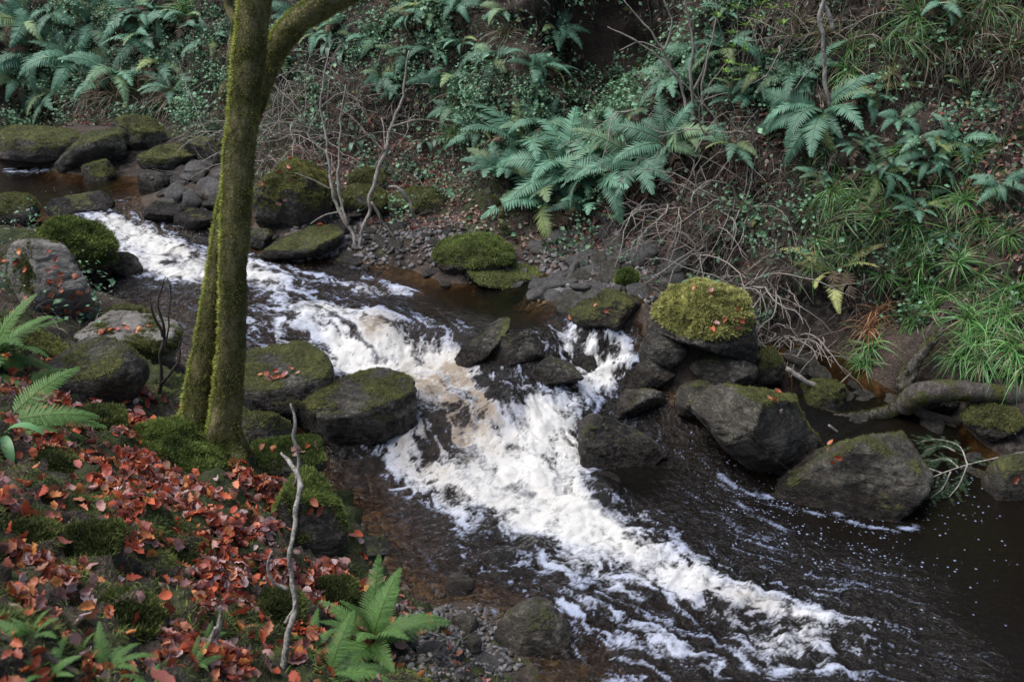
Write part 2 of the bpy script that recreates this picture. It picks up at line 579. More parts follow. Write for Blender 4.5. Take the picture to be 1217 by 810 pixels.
LPT = [  # sight line, 'z' height or 'y' distance of the land there
    # far bank, right to left: foot, then up the slope
    (1217, 520, 'z', .25), (1217, 400, 'y', 7.7), (1217, 270, 'y', 8.35), (1217, 130, 'y', 9.0), (1217, 0, 'y', 9.6),
    (1400, 520, 'z', .25), (1400, 300, 'y', 7.6), (1400, 0, 'y', 8.9), (1650, 560, 'z', .2), (1650, 200, 'y', 7.4),
    (1090, 480, 'z', .25), (1090, 400, 'y', 8.15), (1090, 300, 'y', 8.7), (1090, 150, 'y', 9.3), (1090, 0, 'y', 9.9),
    (950, 440, 'z', .32), (950, 380, 'y', 8.75), (950, 300, 'y', 9.15), (950, 150, 'y', 9.8), (950, 0, 'y', 10.4),
    (860, 420, 'z', .55), (850, 340, 'y', 9.5), (850, 250, 'y', 9.95), (850, 120, 'y', 10.5), (850, 0, 'y', 11.0),
    (780, 400, 'z', .68), (750, 335, 'z', .84), (760, 285, 'y', 10.3), (750, 200, 'y', 10.9), (760, 130, 'y', 11.4), (740, 60, 'y', 12.5), (740, 5, 'y', 12.7),
    (650, 350, 'z', .78), (660, 300, 'z', .92), (660, 250, 'y', 10.9), (650, 180, 'y', 11.6), (650, 90, 'y', 12.2), (640, 0, 'y', 12.6),
    (560, 322, 'z', .80), (560, 285, 'z', .96), (560, 245, 'z', 1.12), (560, 180, 'y', 12.3), (560, 90, 'y', 13.0), (560, 0, 'y', 13.5),
    (450, 300, 'z', .86), (450, 262, 'z', 1.05), (440, 215, 'z', 1.28), (430, 150, 'y', 13.1), (420, 80, 'y', 13.7), (420, 0, 'y', 14.3),
    (340, 290, 'z', .95), (330, 250, 'z', 1.15), (320, 200, 'z', 1.4), (310, 130, 'y', 14.0), (310, 60, 'y', 14.6), (310, 0, 'y', 15.1),
    (240, 235, 'z', 1.22), (220, 205, 'z', 1.30), (200, 175, 'z', 1.50), (200, 140, 'y', 14.6), (200, 60, 'y', 15.5), (200, 0, 'y', 16.0),
    (100, 200, 'z', 1.27), (90, 165, 'z', 1.55), (80, 130, 'y', 15.1), (80, 60, 'y', 15.8), (80, 0, 'y', 16.2),
    (10, 192, 'z', 1.27), (0, 160, 'z', 1.55), (-30, 120, 'y', 15.4), (-30, 0, 'y', 16.4), (-250, 190, 'z', 1.3), (-250, 0, 'y', 16.6),
    # left bank
    (-60, 285, 'z', 1.25), (60, 285, 'z', 1.2), (20, 330, 'z', 1.35), (120, 390, 'z', 0.98), (190, 450, 'z', .88), (70, 420, 'z', 1.12), (0, 400, 'z', 1.42), (130, 350, 'z', .82),
    (270, 470, 'z', .55), (340, 500, 'z', .35), (240, 530, 'z', .82), (180, 500, 'z', .95), (300, 560, 'z', .62), (350, 600, 'z', .45), (395, 560, 'z', .02),
    (100, 500, 'z', 1.2), (0, 500, 'z', 1.55), (150, 560, 'z', 1.1), (0, 600, 'z', 1.72), (100, 620, 'z', 1.4), (220, 600, 'z', 1.0), (280, 660, 'z', .9), (340, 690, 'z', .68),
    (400, 660, 'z', .32), (430, 660, 'z', .12), (425, 720, 'z', .42), (470, 720, 'z', .14), (400, 790, 'z', .75), (470, 790, 'z', .34), (540, 770, 'z', .08), (560, 720, 'z', .03), (610, 800, 'z', .03), (540, 830, 'z', .2),
    (150, 700, 'z', 1.4), (0, 700, 'z', 1.9), (0, 810, 'z', 2.2), (150, 810, 'z', 1.8), (280, 800, 'z', 1.25), (-200, 500, 'z', 2.0), (-200, 810, 'z', 2.5),
    (-300, 330, 'z', 1.7)]
LP = np.array([Pz(a, b, v) if k == 'z' else Py(a, b, v) for a, b, k, v in LPT])
extra = []
for (a, b, k, v), p in zip(LPT, LP):      # the far bank keeps rising beyond what the photograph shows
    if b <= 5 and k == 'y':
        extra += [p + [0.3, 1.6, 2.0], p + [0.6, 3.6, 4.0], p + [1.0, 6.0, 6.0]]
extra += [np.array(q, float) for q in [
    (-1.5, 1.0, 1.95), (0, 0, 2.4), (-2, 0, 2.4), (1.2, 2.6, 1.0), (2.5, 2.2, .6), (4, 1.2, .9), (2, 0, 2.1), (5, -1, 1.9), (8, -1, 1.9), (-5, 0, 2.6), (-9, 2, 3.2), (-12, 6, 3.4),
    (-10, 10, 2.4), (-13, 11, 2.6), (0, -3, 2.6), (8, -3, 2.6), (-10, -3, 3.4), (-6, 5, 2.1), (-7, 8, 1.9), (-4, 3.0, 2.05), (11, 2.2, 0.2), (11, 6.5, 1.0), (11, 9, 4.0), (11, 0, 1.6)]]
WD = []
for (a, b, c), p in zip(WPT, WP):          # stream bed below the surface
    dep = 0.16 if (b < 330 or a < 560) else 0.26
    if a > 850:
        dep = 0.38
    if (a, b) in ((460, 640), (500, 690), (620, 720), (420, 590), (700, 790)):
        dep = 0.09
    WD.append([p[0], p[1], p[2] - dep])
ALL = np.concatenate([LP, np.array(extra), np.array(WD)])
land_fit = tps_fit(ALL[:, :2], ALL[:, 2], 3e-3)

# stream outline: only inside it is there a water sheet
SPOLY = np.array([Pz(a, b, z)[:2] for a, b, z in [
    (-260, 190, 1.2), (60, 176, 1.2), (180, 185, 1.2), (280, 215, 1.2), (330, 280, .9), (430, 290, .82), (560, 300, .72), (650, 325, .7), (790, 370, .68), (860, 420, .4),
    (960, 440, .1), (1080, 480, 0), (1217, 520, 0), (1500, 560, 0), (1800, 760, 0), (1500, 1100, 0), (700, 900, 0), (560, 800, 0), (450, 720, 0), (395, 640, 0), (330, 560, .1), (290, 520, .4), (200, 450, .78),
    (110, 370, .8), (60, 300, 1.1), (0, 262, 1.2), (-260, 262, 1.2)]])


def in_poly(Q, poly):
    x, y = Q[:, 0], Q[:, 1]
    ins = np.zeros(len(Q), bool)
    j = len(poly) - 1
    for i in range(len(poly)):
        xi, yi = poly[i]
        xj, yj = poly[j]
        c = ((yi > y) != (yj > y)) & (x < (xj - xi) * (y - yi) / (yj - yi + 1e-12) + xi)
        ins ^= c
        j = i
    return ins


# moss patches on the ground: sight line, height, radius m
def build_land():
    g = 0.042
    xs = np.arange(-13.5, 12.0, g)
    ys = np.arange(-3.0, 22.5, g)
    X, Y = np.meshgrid(xs, ys)
    Q = np.stack([X.ravel(), Y.ravel()], 1)
    Z = np.zeros(len(Q))
    # coarse solve, then bilinear refinement
    k = 3
    xc, yc = xs[::k], ys[::k]
    if xc[-1] < xs[-1]:
        xc = np.append(xc, xs[-1])
    if yc[-1] < ys[-1]:
        yc = np.append(yc, ys[-1])
    Xc, Yc = np.meshgrid(xc, yc)
    Zc = tps_eval(land_fit, np.stack([Xc.ravel(), Yc.ravel()], 1)).reshape(Xc.shape)
    tmp = np.stack([np.interp(xs, xc, r) for r in Zc])
    Z = np.stack([np.interp(ys, yc, tmp[:, i]) for i in range(len(xs))], 1)
    gy, gx = np.gradient(Z, g)
    N = np.stack([-gx, -gy, np.ones_like(gx)], -1).reshape(-1, 3)
    N /= np.linalg.norm(N, axis=1)[:, None]
    V = np.stack([X.ravel(), Y.ravel(), Z.ravel()], 1)
    stream = in_poly(V[:, :2], SPOLY)
    steep = sstep(0.9, 0.6, N[:, 2])
    n1 = fbm(V * 0.9, 4, 3)
    n2 = fbm(V * 3.5, 4, 9)
    n3 = fbm(V * 12, 3, 15)
    amp = np.where(stream, 0.25, 0.55 + 0.9 * steep)
    ledge = fbm(V * np.array([0.7, 0.7, 2.6]), 3, 21, ridge=True)
    V = V + N * (amp * (0.20 * n1 + 0.13 * n2 + 0.045 * n3) + steep * 0.22 * (ledge - 0.3) * (~stream))[:, None]
    chp = np.array([Pz(a_, b_, z_)[:2] for a_, b_, z_ in [(640, 380, .69), (700, 378, .69), (760, 398, .62), (790, 440, .42), (770, 480, .25), (720, 500, .2), (660, 500, .25), (640, 440, .5)]])
    ci = np.nonzero(in_poly(V[:, :2], chp))[0]
    V[ci, 2] = np.minimum(V[ci, 2], tps_eval(water_fit, V[ci, :2]) - .12)
    nearl = (V[:, 1] < 7.0) & (V[:, 0] < 1.2) & ~stream
    V = V + N * (nearl * (0.11 * fbm(V * 2.4, 3, 25) + 0.12 * fbm(V * 5.0, 3, 27, ridge=True) + .04 * fbm(V * 13, 3, 28)))[:, None]
    for a_, b_, y_, r_, d_ in ((738, 50, 12.4, .55, .75), (700, 40, 12.4, .4, .4), (1072, 345, 8.5, .22, .45), (25, 112, 15.2, .5, .6), (1000, 440, 8.5, .25, .25), (1090, 520, 7.6, .3, .25)):
        c_ = Py(a_, b_, y_)
        V = V - N * (d_ * np.exp(-((V - c_) ** 2).sum(1) / (2 * r_ * r_)))[:, None]
    nx, ny = len(xs), len(ys)
    i = (np.arange(ny - 1)[:, None] * nx + np.arange(nx - 1)[None]).ravel()
    F = np.stack([i, i + 1, i + nx + 1, i + nx], 1)
    moss = 0.28 + 0.5 * n1 + 0.25 * sstep(0.6, 0.95, N[:, 2])
    near = V[:, 1] < 7.2
    moss += np.where(near & (V[:, 0] < 1.0), 0.12, 0)
    moss[V[:, 0] > 2] -= 0.1
    bed = np.zeros(len(V))
    si = np.nonzero(stream)[0]
    bed[si] = sstep(.03, -.05, V[si, 2] - tps_eval(water_fit, V[si, :2]))
    moss[si] -= .25 * (1 - bed[si])
    moss[bed > .3] = 0
    me = np_mesh('ground', V, F, M_GROUND, True, {'moss': moss, 'bed': bed})
    o = link('ground', me)
    tag(o, 'dark soil and stream bed of the wooded ravine', 'ground', kind='structure')
    T = np.concatenate([F[:, [0, 1, 2]], F[:, [0, 2, 3]]])
    bvh = BVHTree.FromPolygons([tuple(v) for v in V.tolist()], [tuple(f) for f in F.tolist()])
    return o, V, T, bvh


GROUND, GV, GT, BVH = build_land()
_fa = GV[GT]
_fn = np.cross(_fa[:, 1] - _fa[:, 0], _fa[:, 2] - _fa[:, 0])
GAREA = np.linalg.norm(_fn, axis=1) / 2
GN = _fn / (2 * GAREA[:, None] + 1e-12)
GC = _fa.mean(1)
GPX, GPY, GDEP = proj(GC)
IN_VIEW = (GPX > -120) & (GPX < 1340) & (GPY > -140) & (GPY < 900) & (GDEP > 0.6) & (GC[:, 1] > 0.8)
GDRY = ~in_poly(GC[:, :2], SPOLY)
_wz = np.zeros(len(GC))


def gz(x, y):
    h = BVH.ray_cast(Vector((x, y, 30)), Vector((0, 0, -1)))
    return h[0].z if h[0] else 0.0


def hit(px, py):
    d = Vector(ray(px, py))
    h = BVH.ray_cast(Vector(CAM), d.normalized())
    if h[0] is None:
        return np.array(Py(px, py, 14.0)), np.array([0, -0.7, 0.7])
    n = h[1]
    if n.dot(d) > 0:
        n = -n
    return np.array(h[0]), np.array(n)


def wz(x, y):
    return float(tps_eval(water_fit, np.array([[x, y]]))[0])


def ppm(p):
    """pixels per metre at a place"""
    return FPX / proj(p)[2][0]


def sample(n, w, mask=None):
    """n points on the land, with per-face weight w (times area)"""
    p = GAREA * w
    if mask is not None:
        p = p * mask
    p = p / p.sum()
    k = rng.choice(len(GT), n, p=p)
    a, b = rng.random(n), rng.random(n)
    f = a + b > 1
    a[f], b[f] = 1 - a[f], 1 - b[f]
    v = GV[GT[k]]
    return v[:, 0] + a[:, None] * (v[:, 1] - v[:, 0]) + b[:, None] * (v[:, 2] - v[:, 0]), GN[k], k


def splats(lst, C=None):
    """density on the land faces from places (sight line, radius in px there, strength)"""
    C = GC if C is None else C
    out = np.zeros(len(C))
    for px, py, r, s in lst:
        p, _ = hit(px, py)
        R = r / ppm(p)
        out = np.maximum(out, s * np.exp(-((C - p) ** 2).sum(1) / (2 * R * R)))
    return out


# ------------------------------------------------------------------ water
FOAM = [  # sight line, radius px (across), strength
    (118, 262, 22, .6), (140, 262, 25, .7), (165, 278, 34, 1.0), (195, 300, 40, 1.1), (225, 318, 36, 1.0), (160, 305, 25, .7), (210, 325, 30, .9), (300, 316, 34, .85), (270, 322, 30, .7), (255, 330, 25, .5),
    (20, 203, 20, .5), (48, 202, 14, .5), (215, 262, 14, .5), (145, 240, 8, .3), (90, 255, 8, .4), (185, 245, 10, .3),
    (200, 350, 40, .28), (330, 348, 40, .5), (300, 380, 44, .46), (340, 400, 44, .46), (430, 342, 28, .95), (475, 346, 22, .75), (395, 368, 36, .95), (440, 374, 28, .6), (350, 372, 36, .7), (320, 335, 26, .7), (420, 315, 14, .5), (375, 330, 30, .4),
    (360, 420, 30, .35), (470, 392, 30, .42), (430, 398, 30, .5), (530, 395, 26, .4), (390, 400, 24, .4),
    (405, 428, 32, 1.1), (440, 424, 36, 1.25), (480, 432, 42, 1.3), (530, 438, 38, 1.15), (470, 412, 24, .8), (520, 415, 24, .8), (560, 450, 28, .7), (515, 470, 40, .8), (560, 490, 34, .85), (500, 500, 26, .7), (490, 530, 34, .7), (535, 520, 40, .68),
    (590, 470, 26, .7), (640, 475, 28, .75), (665, 500, 32, .95), (640, 510, 26, 1.0), (620, 520, 30, .9), (680, 535, 30, 1.0), (570, 530, 34, .8), (600, 550, 40, 1.1),
    (530, 560, 36, .75), (560, 580, 44, 1.1), (620, 580, 50, 1.25), (670, 570, 36, 1.2), (680, 610, 44, 1.2), (730, 636, 44, 1.0), (640, 620, 44, 1.0), (760, 610, 24, .6), (745, 600, 20, .65),
    (780, 662, 46, .66), (830, 688, 44, .6), (885, 706, 42, .55), (800, 705, 44, .5), (740, 690, 40, .5), (690, 665, 40, .55), (850, 720, 34, .5), (930, 722, 40, .55), (975, 735, 40, .42), (1000, 765, 50, .34), (950, 770, 50, .36), (1030, 740, 40, .25), (980, 700, 36, .3),
    (560, 630, 40, .55), (620, 660, 50, .5), (680, 700, 45, .48), (530, 605, 26, .42), (500, 590, 22, .35), (740, 730, 45, .36), (800, 750, 50, .33), (880, 760, 60, .42), (830, 790, 60, .36), (720, 790, 50, .34), (640, 745, 40, .3), (600, 700, 40, .38), (660, 720, 40, .3), (960, 760, 50, .22), (920, 790, 60, .3), (780, 790, 50, .2), (540, 660, 40, .28), (700, 760, 45, .22),
    (440, 545, 34, .35), (480, 560, 30, .45), (480, 520, 22, .5),
    (665, 402, 22, .75), (690, 405, 22, .8), (705, 415, 24, .8), (730, 422, 22, .85), (748, 418, 16, .65), (690, 440, 18, .7), (715, 438, 20, .7), (690, 465, 22, .8), (720, 455, 16, .6), (640, 405, 14, .5),
    (720, 520, 14, .4), (775, 530, 14, .35), (850, 560, 20, .2), (820, 600, 30, .25), (860, 640, 40, .2),
    (630, 455, 14, .35), (600, 430, 12, .35), (660, 470, 14, .5)]
FGAP = [  # sight line, radius, strength of dark gaps in the white water
    (455, 388, 22, .5), (500, 391, 24, .6), (548, 394, 24, .8), (410, 390, 22, .4), (380, 412, 22, .5), (545, 478, 26, .55), (530, 508, 24, .7), (510, 528, 22, .55), (560, 500, 14, .5), (545, 545, 14, .5), (600, 482, 26, 1.0), (575, 460, 14, .5), (655, 455, 20, .7),
    (716, 590, 26, 1.0), (600, 655, 22, .9), (640, 648, 20, .7), (570, 640, 22, .7), (520, 640, 24, .6), (500, 610, 20, .5), (640, 690, 30, .8), (700, 700, 24, .7), (690, 735, 30, .7), (760, 730, 30, .7), (830, 745, 34, .7), (620, 715, 30, .8), (780, 705, 16, .5), (735, 680, 16, .4),
    (570, 610, 14, .5), (845, 715, 18, .5), (900, 735, 20, .6), (205, 310, 14, .5), (165, 300, 12, .4), (225, 340, 20, .4), (430, 360, 20, .5), (395, 345, 20, .5), (690, 415, 10, .6), (715, 410, 10, .5), (460, 455, 16, .4), (500, 470, 16, .35), (600, 530, 16, .3), (480, 500, 16, .4)]
FLINE = [  # thin lines of froth along things
    ([(856, 566), (875, 580), (900, 590), (925, 590), (945, 580)], .6), ([(862, 582), (885, 604), (910, 618), (935, 632)], .42), ([(900, 596), (940, 606), (975, 612)], .28), ([(995, 612), (1025, 624), (1060, 631), (1089, 627)], .6),
    ([(350, 395), (380, 405)], .3)]
FLOWLINE = [(-60, 232, 1.2), (60, 232, 1.2), (130, 255, 1.17), (180, 290, .95), (260, 330, .8), (360, 365, .73), (440, 395, .67), (500, 440, .48), (540, 500, .27), (590, 560, .08), (660, 605, .02), (760, 660, 0), (900, 715, 0), (1080, 760, 0), (1350, 820, 0)]
FLOW2 = [(560, 345, .7), (640, 380, .69), (690, 405, .62), (710, 440, .45), (680, 470, .34), (650, 520, .2), (670, 570, .05)]
FLECK = [(905, 605, 34, 1.0), (945, 612, 34, .9), (880, 590, 24, 1.0), (985, 622, 34, .7), (1040, 645, 50, .5), (920, 570, 20, .8), (1110, 600, 40, .4), (1100, 650, 70, .22), (960, 660, 60, .3), (1150, 700, 80, .1), (850, 540, 30, .3), (1140, 565, 20, .5), (60, 230, 40, .12), (1010, 640, 40, .6)]
TAN = [(520, 455, 36, 1), (545, 490, 38, 1), (530, 525, 34, .9), (480, 450, 24, .35), (880, 712, 30, .25), (700, 590, 30, .15), (560, 440, 18, .4), (210, 300, 14, .3), (450, 382, 20, .6), (240, 340, 16, .4), (620, 590, 34, .12)]
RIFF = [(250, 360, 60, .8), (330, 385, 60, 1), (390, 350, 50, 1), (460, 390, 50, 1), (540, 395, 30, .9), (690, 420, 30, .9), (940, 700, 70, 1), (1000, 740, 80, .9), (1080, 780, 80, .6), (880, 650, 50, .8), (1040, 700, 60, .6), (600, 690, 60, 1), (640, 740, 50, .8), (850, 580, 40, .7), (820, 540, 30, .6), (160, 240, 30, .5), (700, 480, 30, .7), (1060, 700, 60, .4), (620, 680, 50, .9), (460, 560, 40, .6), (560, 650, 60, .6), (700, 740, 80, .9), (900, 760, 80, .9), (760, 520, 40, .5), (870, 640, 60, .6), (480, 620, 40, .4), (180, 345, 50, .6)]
HUMP = [(600, 482, 30, .13), (716, 588, 34, .14), (597, 660, 24, .06), (640, 650, 20, .05), (400, 452, 22, .05), (520, 395, 18, .05), (465, 395, 16, .06), (560, 398, 14, .05), (540, 548, 20, .05)]


def wpoint(px, py):
    """where a sight line meets the water"""
    d = ray(px, py)
    t = np.arange(3.0, 18.0, 0.015)
    Q = CAM[None] + t[:, None] * d[None]
    dz = Q[:, 2] - tps_eval(water_fit, Q[:, :2])
    k = np.nonzero(dz < 0)[0]
    return Q[k[0]] if len(k) else Pz(px, py, 0.4)


def seg_dist(Q, A, B):
    d = B - A
    t = np.clip(((Q - A) @ d) / (d @ d + 1e-12), 0, 1)
    return np.linalg.norm(Q - (A + t[:, None] * d), axis=1), t


def build_water():
    g = 0.0145
    xs = np.arange(-8.2, 7.2, g)
    ys = np.arange(2.6, 15.2, g)
    nx, ny = len(xs), len(ys)
    kx = 6
    xc, yc = xs[::kx], ys[::kx]
    Xc, Yc = np.meshgrid(xc, yc)
    Zc = tps_eval(water_fit, np.stack([Xc.ravel(), Yc.ravel()], 1)).reshape(Xc.shape)
    tmp = np.stack([np.interp(xs, xc, r) for r in Zc])
    Z = np.stack([np.interp(ys, yc, tmp[:, i]) for i in range(nx)], 1)
    X, Y = np.meshgrid(xs, ys)
    Q = np.stack([X.ravel(), Y.ravel()], 1)
    mask = in_poly(Q, SPOLY)
    idx = np.nonzero(mask)[0]
    q = Q[idx]
    # flow direction
    fl = np.zeros((len(q), 2))
    wsum = np.zeros(len(q))
    for line in (FLOWLINE, FLOW2):
        L = np.array([Pz(a, b, z)[:2] for a, b, z in line])
        for A, B in zip(L[:-1], L[1:]):
            d, _ = seg_dist(q, A, B)
            w = np.exp(-d / 0.28) * np.linalg.norm(B - A)
            u = (B - A) / np.linalg.norm(B - A)
            fl += w[:, None] * u
            wsum += w
    fl /= wsum[:, None] + 1e-12
    fl /= np.linalg.norm(fl, axis=1)[:, None] + 1e-9
    # foam density
    D = np.zeros(len(q))
    def soft_add(D, d):
        return D + d * (1 - 0.55 * np.clip(D, 0, 1))
    for px, py, r, s in FOAM:
        p = wpoint(px, py)
        R = r / ppm(p)
        k = ((q - p[:2]) ** 2).sum(1) < (3.2 * R * 1.7) ** 2
        dd = q[k] - p[:2]
        al = (dd * fl[k]).sum(1)
        ac = dd[:, 0] * -fl[k, 1] + dd[:, 1] * fl[k, 0]
        gss = s * np.exp(-(al / (1.5 * R)) ** 2 - (ac / (0.95 * R)) ** 2)
        D[k] = soft_add(D[k], gss)
    for px, py, r, s in FGAP:
        p = wpoint(px, py)
        R = r / ppm(p)
        k = ((q - p[:2]) ** 2).sum(1) < (5 * R) ** 2
        dd = q[k] - p[:2]
        al = (dd * fl[k]).sum(1)
        ac = dd[:, 0] * -fl[k, 1] + dd[:, 1] * fl[k, 0]
        D[k] *= 1 - .75 * s * np.exp(-(al / (1.5 * R)) ** 2 - (ac / (0.9 * R)) ** 2)
    T = np.zeros(len(q))
    for line, s in FLINE:
        L = np.array([wpoint(a, b)[:2] for a, b in line])
        for A, B in zip(L[:-1], L[1:]):
            d, _ = seg_dist(q, A, B)
            T = np.maximum(T, s * np.exp(-(d / 0.03) ** 2) + 0.35 * s * np.exp(-(d / 0.09) ** 2))
    fleck = np.zeros(len(q))
    for px, py, r, s in FLECK:
        p = wpoint(px, py)
        fleck = np.maximum(fleck, s * np.exp(-((q - p[:2]) ** 2).sum(1) / (2 * (r / ppm(p)) ** 2)))
    tan = np.zeros(len(q))
    for px, py, r, s in TAN:
        p = wpoint(px, py)
        tan = np.maximum(tan, s * np.exp(-((q - p[:2]) ** 2).sum(1) / (2 * (r / ppm(p)) ** 2)))
    hump = np.zeros(len(q))
    for px, py, r, s in HUMP:
        p = wpoint(px, py)
        hump += s * np.exp(-((q - p[:2]) ** 2).sum(1) / (2 * (0.6 * r / ppm(p)) ** 2))
    # streak texture: line integral convolution along a turbulent flow
    full = np.zeros(nx * ny)
    q3 = np.concatenate([q, np.zeros((len(q), 1))], 1)
    e = 0.02
    psi = lambda a: fbm(np.concatenate([a, np.full((len(a), 1), 0.7)], 1) * 3.2, 3, 31)
    psi0 = psi(q)
    cx = (psi(q + [0, e]) - psi0) / e
    cyv = -(psi(q + [e, 0]) - psi0) / e
    turb = 0.10 + 0.26 * np.clip(D, 0, 1.2)
    vel = fl + np.stack([cx, cyv], 1) * turb[:, None]
    vel /= np.linalg.norm(vel, axis=1)[:, None] + 1e-9
    VX = np.zeros(nx * ny)
    VY = np.zeros(nx * ny)
    VX[idx], VY[idx] = vel[:, 0], vel[:, 1]
    VX, VY = VX.reshape(ny, nx), VY.reshape(ny, nx)
    wn = np.random.RandomState(5).rand(ny, nx)
    wn2 = np.kron(np.random.RandomState(6).rand(ny // 3 + 1, nx // 3 + 1), np.ones((3, 3)))[:ny, :nx]
    wn3 = np.kron(np.random.RandomState(8).rand(ny // 4 + 1, nx // 4 + 1), np.ones((4, 4)))[:ny, :nx]
    def lic(src, steps, h):
        acc = np.zeros(len(q))
        for sgn in (1, -1):
            gx_ = (q[:, 0] - xs[0]) / g
            gy_ = (q[:, 1] - ys[0]) / g
            for s in range(steps):
                ix = np.clip(np.rint(gx_).astype(int), 0, nx - 1)
                iy = np.clip(np.rint(gy_).astype(int), 0, ny - 1)
                acc += src[iy, ix]
                gx_ = gx_ + sgn * h * VX[iy, ix]
                gy_ = gy_ + sgn * h * VY[iy, ix]
        acc /= 2 * steps
        return np.clip((acc - acc.mean()) / (acc.std() + 1e-9), -3, 3)
    l1 = lic(wn, 14, 1.0)
    l2 = lic(wn2, 16, 1.6)
    l3 = lic(wn3, 26, 1.6)
    lic_ = 0.5 * l1 + 0.75 * l2
    st = np.stack([q[:, 0], q[:, 1], np.zeros(len(q))], 1)
    f1 = fbm(st * 2.6, 4, 41)
    f2 = fbm(st * 7.5, 4, 47)
    f3 = fbm(st * 5.0 + np.stack([f1, f2, f1], 1) * 0.9, 4, 53, ridge=True)
    holes = sstep(0.15, 0.55, f3)            # ridged network: the lacy edges of spent foam
    D = np.clip(D, 0, 1.4)
    f4 = fbm(st * 15 + np.stack([f2, f1, f2], 1) * 1.2, 3, 57, ridge=True)
    gzy, gzx = np.gradient(Z, g)
    slope = np.hypot(gzx, gzy).ravel()[idx]
    chute = sstep(.16, .5, slope)
    f = D * 0.78 - 0.53 + chute * (.20 * l3 - .08) + ((0.27 * lic_ + 0.42 * f1 + 0.42 * f2) * np.clip(1.45 - D * .8, 0.3, 1) + 0.40 * (holes - 0.35) + 0.18 * (f4 - .2)) * np.clip(D * 3.0, 0, 1)
    foam = sstep(-0.12, 0.85, f)
    grey = np.clip(sstep(0.1, 1.7, -(0.55 * l3 + 0.45 * lic_) - 0.5 * f1 + 0.1) * (0.6 + 0.4 * chute) * 0.95, 0, .85)
    foam = np.maximum(foam, np.clip(T * (0.75 + 0.5 * lic_ + 0.5 * f2), 0, 1))
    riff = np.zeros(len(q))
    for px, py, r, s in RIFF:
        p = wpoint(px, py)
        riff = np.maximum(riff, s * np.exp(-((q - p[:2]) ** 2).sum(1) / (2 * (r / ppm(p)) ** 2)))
    painted_glint = sstep(0.35, 1.7, 0.75 * l1 + 0.45 * l2 + 1.1 * f2 + 0.8 * (f3 - .3)) * np.clip(riff * 1.15, 0, 1)
    foam = np.maximum(foam, 0.66 * painted_glint)  # sky glints on the wavelets, painted in as pale foam streaks
    tur = np.clip(D, 0, 1.1)
    # waves: standing waves across the flow plus chop
    z = Z.ravel()[idx]
    al = (q * fl).sum(1)
    across = q[:, 0] * -fl[:, 1] + q[:, 1] * fl[:, 0]
    sw = fbm(np.stack([al * 4.2, across * 1.5, f1], 1), 3, 61)
    z = z + hump + (0.006 + 0.045 * tur) * sw + 0.05 * tur * f1 + 0.022 * tur * f2 + 0.004 * (0.1 + tur) * fbm(st * 19, 3, 67) + 0.008 * foam * (0.4 + 0.3 * lic_)
    z = z + riff * (0.022 * fbm(st * 8, 3, 69) + 0.025 * sw)
    # depth below the surface
    hk = np.zeros(len(q))
    zc = np.empty((len(yc), len(xc)))
    for j, yy in enumerate(yc):
        for i2, xx in enumerate(xc):
            zc[j, i2] = gz(xx, yy)
    tmp = np.stack([np.interp(xs, xc, r) for r in zc])
    GZ = np.stack([np.interp(ys, yc, tmp[:, i]) for i in range(nx)], 1)
    dep = z - GZ.ravel()[idx]
    depth = sstep(0.0, 0.42, dep)
    ok = dep > -0.05
    full_i = np.full(nx * ny, -1)
    sel = np.nonzero(ok)[0]
    full_i[idx[sel]] = np.arange(len(sel))
    a = (np.arange(ny - 1)[:, None] * nx + np.arange(nx - 1)[None]).ravel()
    Fq = np.stack([a, a + 1, a + nx + 1, a + nx], 1)
    Fq = full_i[Fq]
    Fq = Fq[(Fq >= 0).all(1)]
    thick = np.clip(D - 0.25 + 0.25 * f1, 0, 1)
    V = np.stack([q[:, 0], q[:, 1], z], 1)[sel]
    tanv = np.clip(1.15 * tan * (0.7 + 0.9 * f1 + 0.55 * l3 + .3 * lic_), 0, 1)
    fleck = fleck * sstep(-.5, .7, .6 * l2 + 1.5 * f2 + .8 * f1)
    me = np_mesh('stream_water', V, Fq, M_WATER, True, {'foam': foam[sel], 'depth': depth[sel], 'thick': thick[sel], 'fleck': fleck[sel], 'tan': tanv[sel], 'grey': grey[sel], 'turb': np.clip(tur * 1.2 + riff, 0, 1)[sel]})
    o = link('water', me)
    tag(o, 'brown stream running white over the rapids between boulders', 'stream', kind='structure')
    return o, V, foam[sel], tur[sel]


WATER, WV, WFOAM, WTUR = build_water()
WLOOK = {}


def surf(x, y):
    """land or water, whichever is on top"""
    z = gz(x, y)
    if in_poly(np.array([[x, y]]), SPOLY)[0]:
        return max(z, wz(x, y))
    return z
# ------------------------------------------------------------------ rocks
_ICO = {}


def ico(n):
    if n not in _ICO:
        bm = bmesh.new()
        bmesh.ops.create_icosphere(bm, subdivisions=n, radius=1)
        V = np.array([v.co[:] for v in bm.verts])
        F = np.array([[v.index for v in f.verts] for f in bm.faces])
        bm.free()
        _ICO[n] = (V / np.linalg.norm(V, axis=1)[:, None], F)
    return _ICO[n]


def vnormals(V, F):
    a, b, c = V[F[:, 0]], V[F[:, 1]], V[F[:, 2]]
    fn = np.cross(b - a, c - a)
    N = np.zeros_like(V)
    for k in range(3):
        for ax in range(3):
            N[:, ax] += np.bincount(F[:, k], fn[:, ax], len(V))
    return N / (np.linalg.norm(N, axis=1)[:, None] + 1e-12)


